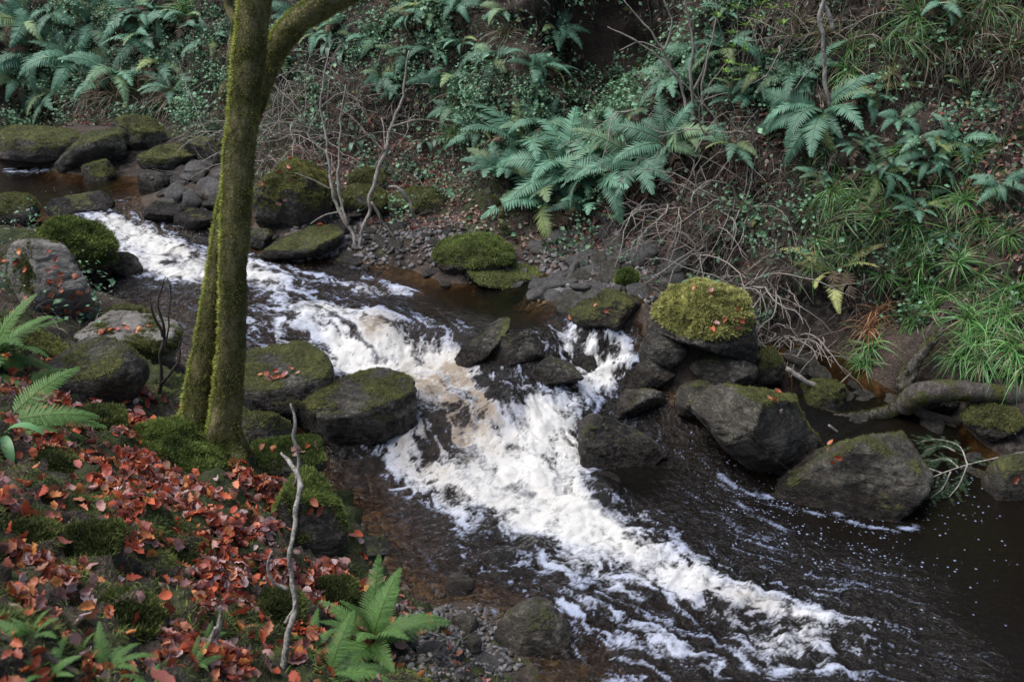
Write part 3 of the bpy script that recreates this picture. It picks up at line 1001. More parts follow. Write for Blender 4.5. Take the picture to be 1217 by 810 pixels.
def rock_shape(seed, a, b, c, n=5, boxy=0.3, cuts=9, keep=0.62, rough=1.0, roll=0.0, tilt=0.0, yaw=None, flat_top=None, ledge=1.0):
    """half extents a (across), b (away), c (up); angular by plane cuts"""
    r = np.random.RandomState(seed)
    P, F = ico(n)
    P = P.copy()
    e = 1 - boxy * 0.55
    P = np.sign(P) * np.abs(P) ** e
    yw = r.uniform(0, PI) if yaw is None else math.radians(yaw)
    R = np.array(Euler((r.uniform(-.25, .25), r.uniform(-.25, .25), yw)).to_matrix())
    P = P @ R.T
    for _ in range(cuts):
        nrm = r.normal(size=3)
        nrm /= np.linalg.norm(nrm)
        d = r.uniform(keep, keep + 0.32)
        ex = np.maximum(0, P @ nrm - d)
        P = P - nrm[None] * (ex * 0.93)[:, None]
    if flat_top is not None:
        tn = np.array(flat_top[:3], float)
        tn /= np.linalg.norm(tn)
        ex = np.maximum(0, P @ tn - flat_top[3])
        P = P - tn[None] * (ex * 0.95)[:, None]
    lo, hi = P.min(0), P.max(0)
    P = (P - (lo + hi) / 2) / ((hi - lo) / 2)
    P = P * np.array([a, b, c])
    R2 = np.array(Euler((math.radians(tilt), math.radians(roll), 0)).to_matrix())
    P = P @ R2.T
    s = (a * b * c) ** (1 / 3)
    N = vnormals(P, F)
    off = r.uniform(0, 90, 3)
    q = P / s
    disp = 0.075 * fbm(q * 1.5 + off, 4, seed % 40) + 0.06 * fbm(q * 3.4 + off, 5, 5, gain=.55, ridge=True) + 0.022 * fbm(q * 9 + off, 4, 8)
    bed = r.normal(size=3) * [.6, .6, 1]
    bed /= np.linalg.norm(bed)
    hh = q @ bed * 4.2 + 1.1 * fbm(q * 1.3 + off, 3, 12)
    fr = hh - np.floor(hh)
    led = np.where(fr < .8, fr / .8, (1 - fr) / .2) * sstep(-.1, .35, fbm(q * 1.1 + off, 2, 13))
    joint = np.clip(1 - np.abs(fbm(q * 1.7 + off + 9, 2, 14)) / .05, 0, 1)
    disp = disp + (.05 * led - .03 * joint) * ledge
    P = P + N * (disp * s * rough)[:, None]
    return P, F


def moss_blades(V, F, MS, n, length, base=(0.075, 0.085, 0.018), tip=(0.15, 0.155, 0.035), thr=0.45, seed=1):
    """short moss fronds standing on a surface where MS (per vertex) is high"""
    r = np.random.RandomState(seed)
    fv = V[F]
    fn = np.cross(fv[:, 1] - fv[:, 0], fv[:, 2] - fv[:, 0])
    ar = np.linalg.norm(fn, axis=1)
    ms = MS[F].mean(1)
    w = ar * sstep(thr - 0.12, thr + 0.2, ms)
    if w.sum() <= 0:
        return None
    k = r.choice(len(F), n, p=w / w.sum())
    u, v = r.rand(n), r.rand(n)
    f = u + v > 1
    u[f], v[f] = 1 - u[f], 1 - v[f]
    p = fv[k, 0] + u[:, None] * (fv[k, 1] - fv[k, 0]) + v[:, None] * (fv[k, 2] - fv[k, 0])
    nn = fn[k] / (ar[k][:, None] + 1e-12)
    cl = fbm(p * 22, 3, 71)
    d = nn + r.normal(size=(n, 3)) * 0.55 + np.array([0, 0, 0.25])
    d /= np.linalg.norm(d, axis=1)[:, None]
    ll = length * (0.6 + 0.8 * r.rand(n)) * (1 + 1.0 * cl)
    side = np.cross(d, r.normal(size=(n, 3)))
    side /= np.linalg.norm(side, axis=1)[:, None] + 1e-9
    wd = (ll * 0.2)[:, None]
    A = p - side * wd - nn * 0.004
    B = p + side * wd - nn * 0.004
    Cc = p + d * ll[:, None]
    VV = np.stack([A, B, Cc], 1).reshape(-1, 3)
    FF = np.arange(3 * n).reshape(-1, 3)
    t = np.clip(0.5 + 1.1 * fbm(p * 4.5, 3, 77) + 0.5 * cl + 0.15 * r.normal(size=n), 0, 1)[:, None]
    col = np.array(base) * (1 - t) + np.array(tip) * t
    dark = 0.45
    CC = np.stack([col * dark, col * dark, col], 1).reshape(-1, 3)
    return VV, FF, CC


ROCKS = []


def add_rock(px, py, w, h, label, seed, moss=0.3, mat=None, n=5, boxy=0.3, cuts=9, keep=0.62, depth=0.85, roll=0, tilt=0, yaw=None, embed=0.55,
             flat_top=None, blades=0, blade_len=0.02, mossdir=(0, 0, 1), wet=0.12, group=None, cat='boulder', name='boulder', rough=1.0, bcol=None, water=True, mossamp=0.55):
    d = ray(px, py)
    el = -math.atan2(d[2], math.hypot(d[0], d[1]))
    # march along the sight line to where a rock of this size stands on the ground
    t, sol = 2.0, None
    while t < 22:
        p = CAM + d * t
        m = t / FPX
        a = w * m / 2
        b = a * depth
        hh = (h * m / 2)
        c2 = hh ** 2 - (b * math.sin(el)) ** 2
        c = math.sqrt(max(c2, (0.35 * hh) ** 2)) / math.cos(el)
        g = gz(p[0], p[1])
        if water and in_poly(p[None, :2], SPOLY)[0]:
            g = max(g, wz(p[0], p[1]) - 0.12)
        if p[2] <= g + embed * c:
            sol = (p, a, b, c)
            break
        t += 0.02
    if sol is None:
        return None
    p, a, b, c = sol
    V, F = rock_shape(seed, a, b, c, n, boxy, cuts, keep, rough, roll, tilt, yaw, flat_top)
    N = vnormals(V, F)
    md = np.array(mossdir, float)
    md /= np.linalg.norm(md)
    W = V + p
    lump = moss >= .7
    if lump:                                   # cushions of thick moss
        V = V + N * ((a * b * c) ** (1 / 3) * ((.14 if bcol is YEL else .30) * fbm(W * 3.6, 3, 84) + .10 * fbm(W * 10, 3, 85)) * sstep(-.3, .4, N @ md))[:, None]
        W = V + p
        N = vnormals(V, F)
    ms = moss + mossamp * (N @ md) - 0.25 + 0.85 * fbm(W * 3.8, 4, 83)
    ms = np.clip(ms, 0, 1.2) * sstep(-0.45, 0.2, V[:, 2] / c)
    wl = wz(p[0], p[1]) if in_poly(p[None, :2], SPOLY)[0] else -9
    wt = sstep(wl + wet + 0.05, wl + wet - 0.05, W[:, 2] + 0.06 * fbm(W * 5, 2, 87)) if wl > -5 else np.zeros(len(W))
    me = np_mesh(name, V, F, mat or M_ROCK, True, {'moss': ms, 'wet': wt})
    o = link(name, me, None, p)
    tag(o, label, cat, group)
    if blades:
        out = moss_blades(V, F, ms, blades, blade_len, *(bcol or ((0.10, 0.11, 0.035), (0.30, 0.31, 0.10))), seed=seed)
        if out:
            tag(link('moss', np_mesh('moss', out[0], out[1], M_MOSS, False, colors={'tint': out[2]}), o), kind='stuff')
    o['_r'] = 0
    del o['_r']
    ROCKS.append((o, W, F))
    return o


YEL = ((0.25, 0.25, 0.085), (0.68, 0.66, 0.24))
GRN = ((0.085, 0.12, 0.035), (0.33, 0.42, 0.11))
D_ = M_ROCK_DARK
# --- left side of the stream
add_rock(425, 494, 140, 86, 'dark rounded boulder with a flat green mossy top, at the white water below the trunk', 3, .24, D_, 6, .75, 7, .7, .72, yaw=8, flat_top=(0.05, -.1, 1, .62), blades=9000, blade_len=.012, wet=.1, embed=.42)
add_rock(318, 460, 160, 84, 'long mossy slab with a patch of red leaves, lying just behind the trunk', 12, .4, D_, 6, .7, 7, .7, .8, yaw=20, flat_top=(-.05, -.2, 1, .5), blades=9000, blade_len=.012, embed=.3)
add_rock(313, 513, 62, 48, 'small dark mossy rock tucked under the slab beside the trunk', 14, .5, D_, 5, .3, 7, .7, .8, blades=2500, blade_len=.012)
add_rock(345, 550, 88, 60, 'squat mossy block with red leaves on top, behind the bent dead stick', 15, .62, D_, 6, .8, 8, .6, .9, yaw=20, blades=12000, blade_len=.018, bcol=GRN, embed=.3, mossdir=(-.2, 0, 1), flat_top=(-.1, -.1, 1, .55))
add_rock(366, 618, 92, 100, 'green moss covered boulder hanging over the water edge beside the dead stick', 16, .6, D_, 6, .8, 9, .55, 1.0, yaw=30, blades=14000, blade_len=.02, bcol=GRN, embed=.3, mossdir=(.3, .1, 1), flat_top=(.25, 0, 1, .5))
add_rock(212, 548, 120, 84, 'bright green mossy mound among the leaves left of the trunk foot', 17, .85, D_, 6, .3, 7, .6, 1.2, blades=24000, blade_len=.024, bcol=GRN, embed=-.35, roll=26)
add_rock(52, 345, 110, 120, 'pale grey outcrop dotted with red leaves on the left bank', 18, .3, M_ROCK_PALE, 6, .5, 8, .62, .8, roll=25, blades=5000, blade_len=.02, embed=.15, mossdir=(-1, 0, .6))
add_rock(88, 308, 92, 86, 'vivid green mossy hump behind the pale grey outcrop', 19, .9, D_, 6, .6, 8, .55, .9, blades=20000, blade_len=.03, bcol=GRN, roll=25, embed=.2)
add_rock(150, 408, 125, 62, 'low pale flat topped rock with a line of leaves and a mossy side', 20, .5, M_ROCK_PALE, 6, .6, 7, .66, .8, yaw=10, flat_top=(0, -.15, 1, .55), mossdir=(.5, -.9, -.1), blades=9000, blade_len=.014, embed=.35, roll=6)
add_rock(150, 385, 60, 42, 'green rock peeping out between pale flat rock and stream', 21, .7, D_, 5, .3, 7, .7, .8, blades=2500, blade_len=.014)
add_rock(16, 256, 64, 50, 'dome shaped rock with green moss cap at the upper pool edge', 22, .62, D_, 5, .25, 6, .72, .9, blades=5000, blade_len=.016, embed=.4)
add_rock(96, 251, 72, 44, 'dark bare dome rock at the head of the upper fall', 23, .15, D_, 5, .3, 8, .66, .9, wet=.16, embed=.3)
add_rock(145, 316, 46, 34, 'small wet black rock in foam below the upper fall', 24, 0, D_, 5, .6, 8, .62, .9, wet=.5, embed=.95)
add_rock(198, 298, 40, 16, 'low wet black rock splitting the upper white water', 25, 0, D_, 5, .3, 8, .66, 1.2, wet=.5, embed=.9)
add_rock(118, 208, 38, 34, 'pointed stone with a green mossy face standing in the upper pool', 26, .55, D_, 5, .4, 9, .55, .8, roll=-25, wet=.1, blades=1200, blade_len=.014, embed=.5)
add_rock(183, 219, 36, 36, 'dark upright stone between the upper pool and the flat cobbles', 27, .2, D_, 5, .4, 9, .55, .8, wet=.1, embed=.5)
add_rock(195, 252, 44, 26, 'wet dark rock at the right lip of the upper fall', 28, .05, D_, 5, .4, 8, .6, .9, wet=.5, embed=.3)
add_rock(232, 262, 50, 26, 'wet dark rock half hidden by the trunk at the upper fall', 29, .05, D_, 5, .4, 8, .6, .9, wet=.4, embed=.3)
add_rock(232, 285, 34, 18, 'wet stone left of the trunk in the white water', 30, .05, D_, 4, .4, 8, .6, .9, wet=.5, embed=.2)
add_rock(105, 446, 130, 84, 'dark shadowed rock under the low pale flat topped rock', 80, .25, D_, 5, .5, 9, .55, .8, blades=2000, blade_len=.014, embed=.2)
add_rock(40, 425, 90, 70, 'mossy dark boulder under the green fern at the left edge', 81, .6, D_, 5, .4, 8, .6, .8, blades=6000, blade_len=.02, embed=-.1)
for _i, (x, y, w_, h_, lb) in enumerate([(62, 565, 90, 60, 'half buried mossy stone among leaves left of the strip of red leaves'), (108, 650, 84, 58, 'half buried dark mossy stone in the middle of the left bank'), (40, 640, 70, 50, 'low mossy lump of stone close to the left edge'), (160, 735, 80, 56, 'sunken mossy stone above the small bright ferns at the lower left'), (232, 668, 54, 40, 'small sunken mossy stone amid the densest red leaves'), (330, 735, 60, 56, 'mossy stone at the foot of the tall bent dead stick'), (120, 505, 60, 40, 'small mossy stone below the dark shadowed rock'), (395, 715, 56, 50, 'mossy stone just left of the blue green fern at the gravel bar')]):
    add_rock(x, y, w_, h_, lb, 90 + _i, .72, D_, 5, .3, 8, .55, 1.1, blades=7000, blade_len=.022, bcol=((.04, .05, .02), (.20, .24, .07)), embed=-.3, roll=18, water=False)
# --- ledges at the far left
add_rock(40, 172, 120, 42, 'long brown mossy ledge with leaves at the far left of the upper pool', 31, .62, D_, 5, .5, 8, .6, .7, yaw=5, blades=4000, blade_len=.016, embed=.3, water=False)
add_rock(112, 180, 96, 44, 'slanting dark slab on the far shore of the upper pool', 32, .4, D_, 5, .5, 9, .55, .7, roll=-22, blades=2000, blade_len=.016, embed=.3, water=False)
add_rock(165, 160, 62, 44, 'mossy block on the leafy ledge above the cobbles', 33, .6, D_, 5, .5, 8, .6, .8, blades=2500, blade_len=.016, embed=.4, water=False)
add_rock(200, 190, 70, 30, 'flat mossy rock strewn with leaves just above the cobbles', 34, .75, D_, 5, .4, 8, .6, .8, blades=2500, blade_len=.016, embed=.4, water=False)
add_rock(250, 180, 60, 36, 'dim rock in shade left of the trunk under the bank', 35, .4, D_, 5, .4, 8, .6, .8, embed=.4, water=False)
# --- far bank, middle
add_rock(347, 241, 88, 94, 'big squarish boulder with olive moss cap and a few red leaves, right of the trunk', 36, .75, D_, 6, .7, 7, .66, .85, yaw=12, blades=16000, blade_len=.018, bcol=((.14, .14, .04), (.40, .38, .11)), embed=.35, water=False)
add_rock(362, 288, 92, 32, 'low brown ledge with mossy end below the squarish boulder', 37, .45, D_, 5, .5, 8, .6, .8, roll=-8, blades=1500, blade_len=.014, embed=.3)
add_rock(312, 283, 34, 24, 'small round dark stone beneath the squarish boulder', 38, .1, D_, 4, .3, 7, .66, .9, embed=.4)
add_rock(412, 312, 50, 18, 'wedge of dark rock at the water below the thin bare saplings', 39, .05, D_, 5, .4, 8, .6, .9, wet=.3, embed=.2)
add_rock(436, 213, 40, 26, 'small mossy stone high on the leafy slope behind the saplings', 40, .8, D_, 4, .3, 7, .66, .9, blades=2500, blade_len=.018, water=False)
add_rock(428, 240, 64, 40, 'mossy hump on the leafy slope behind the thin saplings', 41, .75, D_, 5, .3, 7, .66, .9, blades=5000, blade_len=.018, water=False)
add_rock(500, 246, 80, 44, 'mossy mound littered with leaves on the far slope', 42, .6, D_, 5, .3, 7, .66, .9, blades=5000, blade_len=.018, embed=-.1, water=False)
add_rock(562, 304, 96, 44, 'bright mossy shelf at the water edge under the ferns', 43, .9, D_, 5, .35, 7, .66, .9, blades=12000, blade_len=.022, bcol=GRN, embed=.1, water=False)
add_rock(605, 330, 116, 40, 'mossy low rock sloping into the still brown water', 44, .62, D_, 5, .3, 8, .6, .8, blades=6000, blade_len=.018, bcol=GRN, embed=0, roll=10, water=False)
add_rock(718, 374, 92, 56, 'wide grey boulder with a green tinge beside the side chute', 45, .35, M_ROCK, 6, .5, 10, .48, .9, roll=12, blades=4000, blade_len=.012, embed=.2)
add_rock(745, 333, 26, 26, 'small bright mossy knob among the scree', 46, 1.1, D_, 4, .2, 6, .72, .9, blades=4000, blade_len=.022, bcol=GRN, embed=.6, water=False)
add_rock(843, 378, 132, 88, 'large boulder topped with thick golden moss and a few leaves', 47, .8, D_, 6, .75, 8, .58, .9, yaw=25, roll=10, blades=30000, blade_len=.024, bcol=YEL, embed=.75, water=False)
add_rock(790, 415, 60, 44, 'dark block under the golden mossed boulder', 60, .1, D_, 5, .4, 8, .6, .9, embed=.3)
add_rock(860, 440, 80, 50, 'shadowed rock between golden mossed boulder and angular boulder', 61, .1, D_, 5, .4, 8, .6, .9, embed=.3)
# --- rocks across the stream
add_rock(574, 411, 88, 36, 'dark slab leaning upstream at the crest of the main fall', 48, .15, D_, 6, .7, 10, .42, .6, roll=-34, wet=.02, embed=.9)
add_rock(615, 417, 62, 50, 'dark wedge shaped rock leaning on the slab at the fall crest', 49, .08, D_, 6, .6, 10, .45, .7, roll=-18, wet=.02, embed=.6)
add_rock(659, 446, 64, 46, 'flat topped dark rock between the main fall and the side chute', 50, .05, D_, 6, .6, 10, .45, .8, roll=8, wet=.06, embed=.6)
add_rock(690, 434, 42, 28, 'small dark rock right behind the flat topped one in the chute', 51, .05, D_, 5, .4, 8, .6, .8, wet=.1, embed=.5)
add_rock(664, 404, 18, 18, 'tiny black stone at the top of the side chute', 52, 0, D_, 4, .4, 8, .6, .8, wet=.3, embed=.5)
add_rock(774, 442, 80, 52, 'brown black boulder at the right of the side chute', 53, .1, D_, 6, .4, 10, .46, .85, wet=.06, embed=.45)
add_rock(751, 480, 80, 46, 'dark grey boulder just below the brown black one', 54, .05, M_ROCK, 6, .4, 10, .46, .85, wet=.06, embed=.45, roll=-8)
add_rock(731, 535, 110, 80, 'wet black boulder with a pale worn patch beside the white rapid', 55, 0, D_, 6, .6, 10, .45, .8, roll=24, wet=.12, embed=.45)
add_rock(836, 479, 66, 52, 'smooth rounded grey boulder left of the big angular one', 56, .05, M_ROCK, 5, .3, 6, .72, .85, wet=.05, embed=.4)
add_rock(905, 530, 146, 160, 'huge angular boulder with pale ridged faces and a mossy crown', 57, .36, M_ROCK, 6, 1.0, 9, .36, .85, roll=-16, yaw=38, blades=9000, blade_len=.014, mossdir=(.5, .3, 1), wet=.22, embed=.5)
add_rock(912, 440, 40, 52, 'mossy pointed rock behind the huge angular boulder', 58, .75, D_, 5, .3, 7, .66, .85, blades=3000, blade_len=.016, embed=.6, water=False)
add_rock(1014, 572, 150, 150, 'broad smooth boulder sloping right into dark water, fringed with foam', 59, .25, M_ROCK, 6, .45, 8, .5, .95, roll=34, yaw=25, blades=2500, blade_len=.012, wet=.2, embed=.35)
add_rock(975, 480, 60, 56, 'mossy rock jammed between the angular boulder and the root', 62, .5, D_, 5, .4, 8, .62, .85, blades=2500, blade_len=.016, embed=.2)
add_rock(1203, 580, 66, 80, 'brown boulder cut by the picture edge at the right shore', 63, .3, M_ROCK, 5, .4, 7, .66, .85, wet=.08, embed=.4)
add_rock(1112, 470, 60, 40, 'dark mossy rock under the fallen log', 64, .4, D_, 5, .4, 8, .62, .85, embed=.2, water=False)
add_rock(1180, 500, 70, 44, 'green mossy rock beneath the log at the right', 65, .75, D_, 5, .35, 7, .66, .9, blades=5000, blade_len=.018, embed=.2, water=False)
add_rock(1150, 572, 44, 36, 'pale grey stone behind the fallen conifer branch', 66, 0, M_ROCK_PALE, 5, .5, 8, .6, .9, embed=.3)
add_rock(1070, 530, 90, 36, 'low dark shelf of rock at the water under the root', 67, .1, D_, 5, .4, 8, .62, .8, embed=.1)
# --- in the white water
add_rock(600, 479, 50, 38, 'half drowned dark rock in the middle of the main rapid', 68, 0, D_, 5, .4, 7, .62, .9, wet=.6, embed=.75, roll=25)
add_rock(716, 584, 44, 44, 'black rock with water sliding over it below the wet black boulder', 69, 0, D_, 5, .3, 7, .68, .9, wet=.6, embed=.45)
add_rock(498, 519, 20, 14, 'tiny black rock at the right toe of the flat topped boulder', 70, 0, D_, 4, .4, 7, .62, .9, wet=.5, embed=1.0)
add_rock(395, 436, 40, 18, 'dark wet rock behind the flat topped boulder at the fall crest', 71, 0, D_, 5, .4, 8, .6, .9, wet=.5, embed=.8)
add_rock(597, 655, 36, 22, 'small black rock breaking through the lower foam', 72, 0, D_, 4, .4, 8, .6, .9, wet=.5, embed=.4)
add_rock(380, 365, 40, 16, 'low black rock in the riffle above the main fall', 73, 0, D_, 4, .4, 8, .6, .9, wet=.5, embed=.6)
add_rock(468, 360, 44, 16, 'flat brown stone awash in the riffle near the far shore', 74, 0, D_, 4, .4, 8, .6, .9, wet=.5, embed=.6)
# --- foreground
add_rock(636, 764, 92, 96, 'wet brown grey boulder rising at the gravel bar in front', 75, .03, M_ROCK, 6, .4, 7, .64, .9, roll=-20, wet=.05, embed=-.05)
add_rock(545, 697, 34, 30, 'pale leaf shaped stone lying at the gravel edge', 76, 0, M_ROCK_PALE, 5, .3, 8, .6, .35, roll=35, embed=.6, cat='stone', name='stone')
add_rock(548, 742, 40, 28, 'dark flat cobble in the gravel above the wet boulder', 77, 0, M_ROCK, 5, .4, 8, .6, .9, embed=.1, cat='stone', name='stone')
add_rock(437, 650, 50, 26, 'dark wet stone at the foot of the mossy overhanging boulder', 78, 0, D_, 5, .4, 8, .6, .9, wet=.3, embed=.1)
add_rock(560, 770, 26, 30, 'blue grey upright cobble in the gravel', 79, 0, M_ROCK, 4, .4, 8, .6, .7, embed=.4, cat='stone', name='stone')

# --- countable stones: scree on the far shore, cobbles by the upper pool, pebbles in front
STONE_BASE = []
for i in range(9):
    V, F = rock_shape(200 + i, 1, [.7, .85, .6][i % 3], [.28, .42, .2][i % 3], 3, .55, 9, .55, 1.0)
    STONE_BASE.append([np_mesh('stone', V, F, m, True, {'moss': np.full(len(V), ms), 'wet': np.zeros(len(V))}) for m, ms in ((M_ROCK_SCREE, 0.0), (D_, 0.1), (M_ROCK, .35))])


def stones(n, area, label, group, s0, s1, mats=(0, 1, 2), lift=.1):
    """n stones on the land inside areas of (sight line, radius px)"""
    w = splats([(a, b, r, 1) for a, b, r in area])
    w = np.where(w > .25, w, 0)
    P, N, k = sample(n, w)
    for p, nn in zip(P, N):
        s = rng.uniform(s0, s1) * (1 if rng.random() > .2 else 1.5)
        o = link('stone', STONE_BASE[rng.integers(9)][mats[rng.integers(len(mats))]])
        z = p[2]
        if in_poly(p[None, :2], SPOLY)[0]:
            z = max(z, wz(p[0], p[1]) - 0.02)
        o.location = (p[0], p[1], z + lift * s)
        q = Vector((nn * .6 + [0, -.1, .4] + rng.normal(size=3) * .25)).to_track_quat('Z', 'X')
        o.rotation_euler = (q.to_matrix() @ Matrix.Rotation(rng.uniform(0, 2 * PI), 3, 'Z')).to_euler()
        o.scale = (s, s, s)
        tag(o, label, 'stone', group)


stones(118, [(700, 310, 42), (760, 325, 30), (650, 340, 30), (700, 345, 34), (780, 350, 24), (620, 345, 22), (820, 330, 18)], 'loose flat grey stone in the scree below the ferns', 'stones of the scree', .06, .15, (0, 0, 0, 2))
stones(52, [(215, 212, 20), (240, 220, 22), (225, 235, 20), (260, 235, 20), (200, 232, 12)], 'flat grey green cobble heaped behind the trunk by the upper pool', 'cobbles by the upper pool', .08, .17, (0, 1))
stones(44, [(300, 300, 26), (420, 290, 40), (480, 285, 40), (540, 310, 30)], 'dark stone along the muddy far shore', 'stones along the far shore', .05, .11, (1, 1, 2))
stones(28, [(1000, 500, 30), (960, 460, 20), (1100, 520, 30), (880, 470, 20), (1180, 560, 20)], 'dark stone wedged at the right shore between the boulders', 'stones at the right shore', .06, .13, (1, 2))
stones(70, [(520, 770, 30), (545, 745, 24), (570, 785, 24), (500, 740, 18), (540, 800, 30)], 'grey pebble in the gravel bar in front', 'pebbles of the gravel bar', .025, .055, (0, 0, 1))


def gravel(name, n, area, s0, s1, cols, label, lift=.2):
    w = splats([(a, b, r, 1) for a, b, r in area])
    w = np.where(w > .2, w, 0)
    P, N, k = sample(n, w)
    V, F = rock_shape(333, 1, .75, .45, 2, .4, 6, .6, .8)
    R = frames(N + rng.normal(size=N.shape) * .25, rng.uniform(0, 2 * PI, n))
    S = rng.uniform(s0, s1, n) ** 1.0
    S3 = np.stack([S, S * rng.uniform(.7, 1.2, n), S * rng.uniform(.7, 1.3, n)], 1)
    c = np.array(cols)[rng.integers(0, len(cols), n)] * rng.uniform(.6, 1.3, n)[:, None]
    VV, FF, CC = scatter(V, F, P + N * (S * lift)[:, None], R, S3, c)
    o = link(name, np_mesh(name, VV, FF, M_PEBBLE, True, colors={'tint': CC}))
    tag(o, label, 'gravel', kind='stuff')


M_PEBBLE = mat_leafy('pebble_stone', None, 0.0, 0.6, 0.0, 0.4)
GREYS = [(.09, .085, .085), (.13, .125, .13), (.06, .055, .05), (.17, .155, .145), (.10, .075, .06)]
gravel('gravel', 2600, [(520, 770, 34), (545, 745, 28), (570, 785, 28), (500, 740, 22), (540, 810, 36), (590, 740, 20)], .008, .024, GREYS, 'grey gravel of the bar in front')
gravel('gravel', 900, [(430, 285, 36), (490, 280, 36), (380, 290, 30), (540, 300, 20)], .012, .045, GREYS, 'small dark stones in the mud of the far shore')
gravel('gravel', 2200, [(700, 310, 46), (760, 325, 36), (650, 340, 34), (700, 345, 36), (780, 350, 28), (600, 345, 26), (830, 330, 22), (740, 280, 30)], .015, .045, GREYS, 'small broken stone between the scree')
gravel('gravel', 700, [(430, 620, 30), (455, 670, 30), (480, 640, 26), (460, 590, 24), (500, 700, 24), (560, 700, 20)], .015, .045, [(.13, .08, .04), (.17, .115, .06), (.08, .06, .04), (.2, .15, .1)], 'brown gravel under the clear shallows at the near shore', .0)
# ------------------------------------------------------------------ leaves of all kinds
RBVH_V, RBVH_F, _n = [], [], 0
for o, W, F in ROCKS:
    RBVH_V.append(W)
    RBVH_F.append(F + _n)
    _n += len(W)
RB = BVHTree.FromPolygons([tuple(v) for v in np.concatenate(RBVH_V).tolist()], [tuple(f) for f in np.concatenate(RBVH_F).tolist()])


def hit_all(px, py):
    d = Vector(ray(px, py)).normalized()
    a = BVH.ray_cast(Vector(CAM), d)
    b = RB.ray_cast(Vector(CAM), d)
    c = [h for h in (a, b) if h[0] is not None]
    if not c:
        return None
    h = min(c, key=lambda q: q[3])
    n = h[1] if h[1].dot(d) < 0 else -h[1]
    return np.array(h[0]), np.array(n)


def leaf_tmpl(curl=.25, fold=.2, lobes=0, n=5, ratio=.62, seed=0):
    r = np.random.RandomState(seed)
    u = np.linspace(0, 1, n + 1)
    wd = ratio * .5 * np.sin(PI * np.clip(u, 0, 1) ** .85) ** .8
    if lobes:
        wd = wd * (1 - .28 * (np.arange(n + 1) % 2))
    z = curl * (u - .5) ** 2 + r.normal(size=n + 1) * .03
    mid = np.stack([u - .5, np.zeros(n + 1), z], 1)
    Lf = np.stack([u - .5 + .03, wd, z + fold * wd + r.normal(size=n + 1) * .03], 1)
    Rt = np.stack([u - .5 + .03, -wd, z + fold * wd + r.normal(size=n + 1) * .03], 1)
    V = np.concatenate([mid, Lf, Rt])
    m = n + 1
    F = []
    for i in range(n):
        F += [[i, i + 1, m + i + 1], [i, m + i + 1, m + i], [i + 1, i, 2 * m + i], [i + 1, 2 * m + i, 2 * m + i + 1]]
    return V, np.array(F)


LEAF_T = [leaf_tmpl(.5, .35, 0, 6, .62, 1), leaf_tmpl(-.5, .25, 1, 8, .6, 2), leaf_tmpl(.9, .6, 1, 8, .66, 3), leaf_tmpl(-.8, -.3, 0, 6, .7, 4), leaf_tmpl(.2, .9, 1, 8, .62, 5)]
PAL = np.array([(.54, .125, .055), (.42, .085, .045), (.56, .22, .12), (.44, .24, .21), (.42, .085, .045), (.20, .06, .04), (.55, .21, .07), (.48, .34, .33), (.40, .22, .21), (.24, .11, .07), (.42, .14, .11)])
PAL_FAR = np.array([(.32, .16, .12), (.22, .11, .085), (.38, .22, .18), (.42, .27, .22), (.18, .11, .085), (.36, .12, .08), (.46, .38, .31), (.14, .095, .08)])


def litter(name, P, N, size, pal, label, tilt=.5, kind='stuff'):
    mb = MB()
    which = rng.integers(0, 5, len(P))
    for t in range(5):
        k = which == t
        n = k.sum()
        if not n:
            continue
        R = frames(N[k] + rng.normal(size=(n, 3)) * tilt, rng.uniform(0, 2 * PI, n))
        c = pal[rng.integers(0, len(pal), n)] * rng.uniform(.65, 1.25, n)[:, None]
        V, F, C = scatter(LEAF_T[t][0], LEAF_T[t][1], P[k] + N[k] * rng.uniform(.004, .03, n)[:, None], R, rng.uniform(*size, n), c)
        mb.add(V, F, C)
    o = link(name, mb.mesh(name, M_LITTER, True))
    return tag(o, label, 'leaves', kind=kind)


# --- fallen leaves on the left bank
NEAR_LEAF = [(50, 440, 24, .8), (90, 455, 20, .8), (30, 480, 24, .8), (70, 520, 26, .9), (140, 500, 24, 1.0), (180, 530, 22, 1.2), (230, 590, 24, 1.4), (300, 660, 26, 1.2), (320, 610, 20, 1.1), (140, 580, 24, .8),(60, 480, 30, .7), (100, 485, 24, .8), (150, 470, 16, .9), (130, 455, 16, .6), (40, 520, 24, .7), (90, 520, 30, .8), (120, 550, 26, .9), (160, 540, 26, 1.2), (180, 570, 30, 1.4), (200, 600, 30, 1.5), (170, 620, 26, 1.3), (215, 570, 20, 1.1),
             (160, 650, 24, .8), (190, 680, 22, .7), (170, 690, 20, .7), (240, 620, 26, 1.2), (260, 650, 34, 1.6), (270, 690, 30, 1.4), (285, 610, 24, 1.2), (310, 580, 24, 1.1), (300, 640, 22, 1.0), (250, 720, 30, 1.2), (300, 720, 24, .9), (230, 710, 24, .9),
             (40, 670, 34, .8), (30, 720, 34, .9), (70, 690, 24, .7), (90, 640, 20, .5), (60, 750, 24, .5), (100, 790, 40, .7), (30, 800, 40, .5), (210, 750, 30, .9), (200, 790, 34, 1.1), (260, 790, 30, .9), (150, 730, 24, .6),
             (360, 690, 24, .9), (400, 680, 22, 1.0), (360, 740, 26, .9), (330, 780, 26, .7), (410, 730, 20, .7), (425, 760, 18, .8), (460, 790, 14, .6), (380, 650, 18, .6), (20, 600, 24, .3), (120, 610, 20, .5), (80, 580, 24, .35), (20, 460, 24, .4)]
near_w = splats(NEAR_LEAF)
near_w = near_w * sstep(-.24, .12, fbm(GC * 4.5, 3, 91)) * (GC[:, 1] < 7.5) * GDRY
P, N, k = sample(5600, near_w ** 1.5 + .012 * IN_VIEW * (GC[:, 1] < 6.5) * (GC[:, 0] < .2) * GDRY)
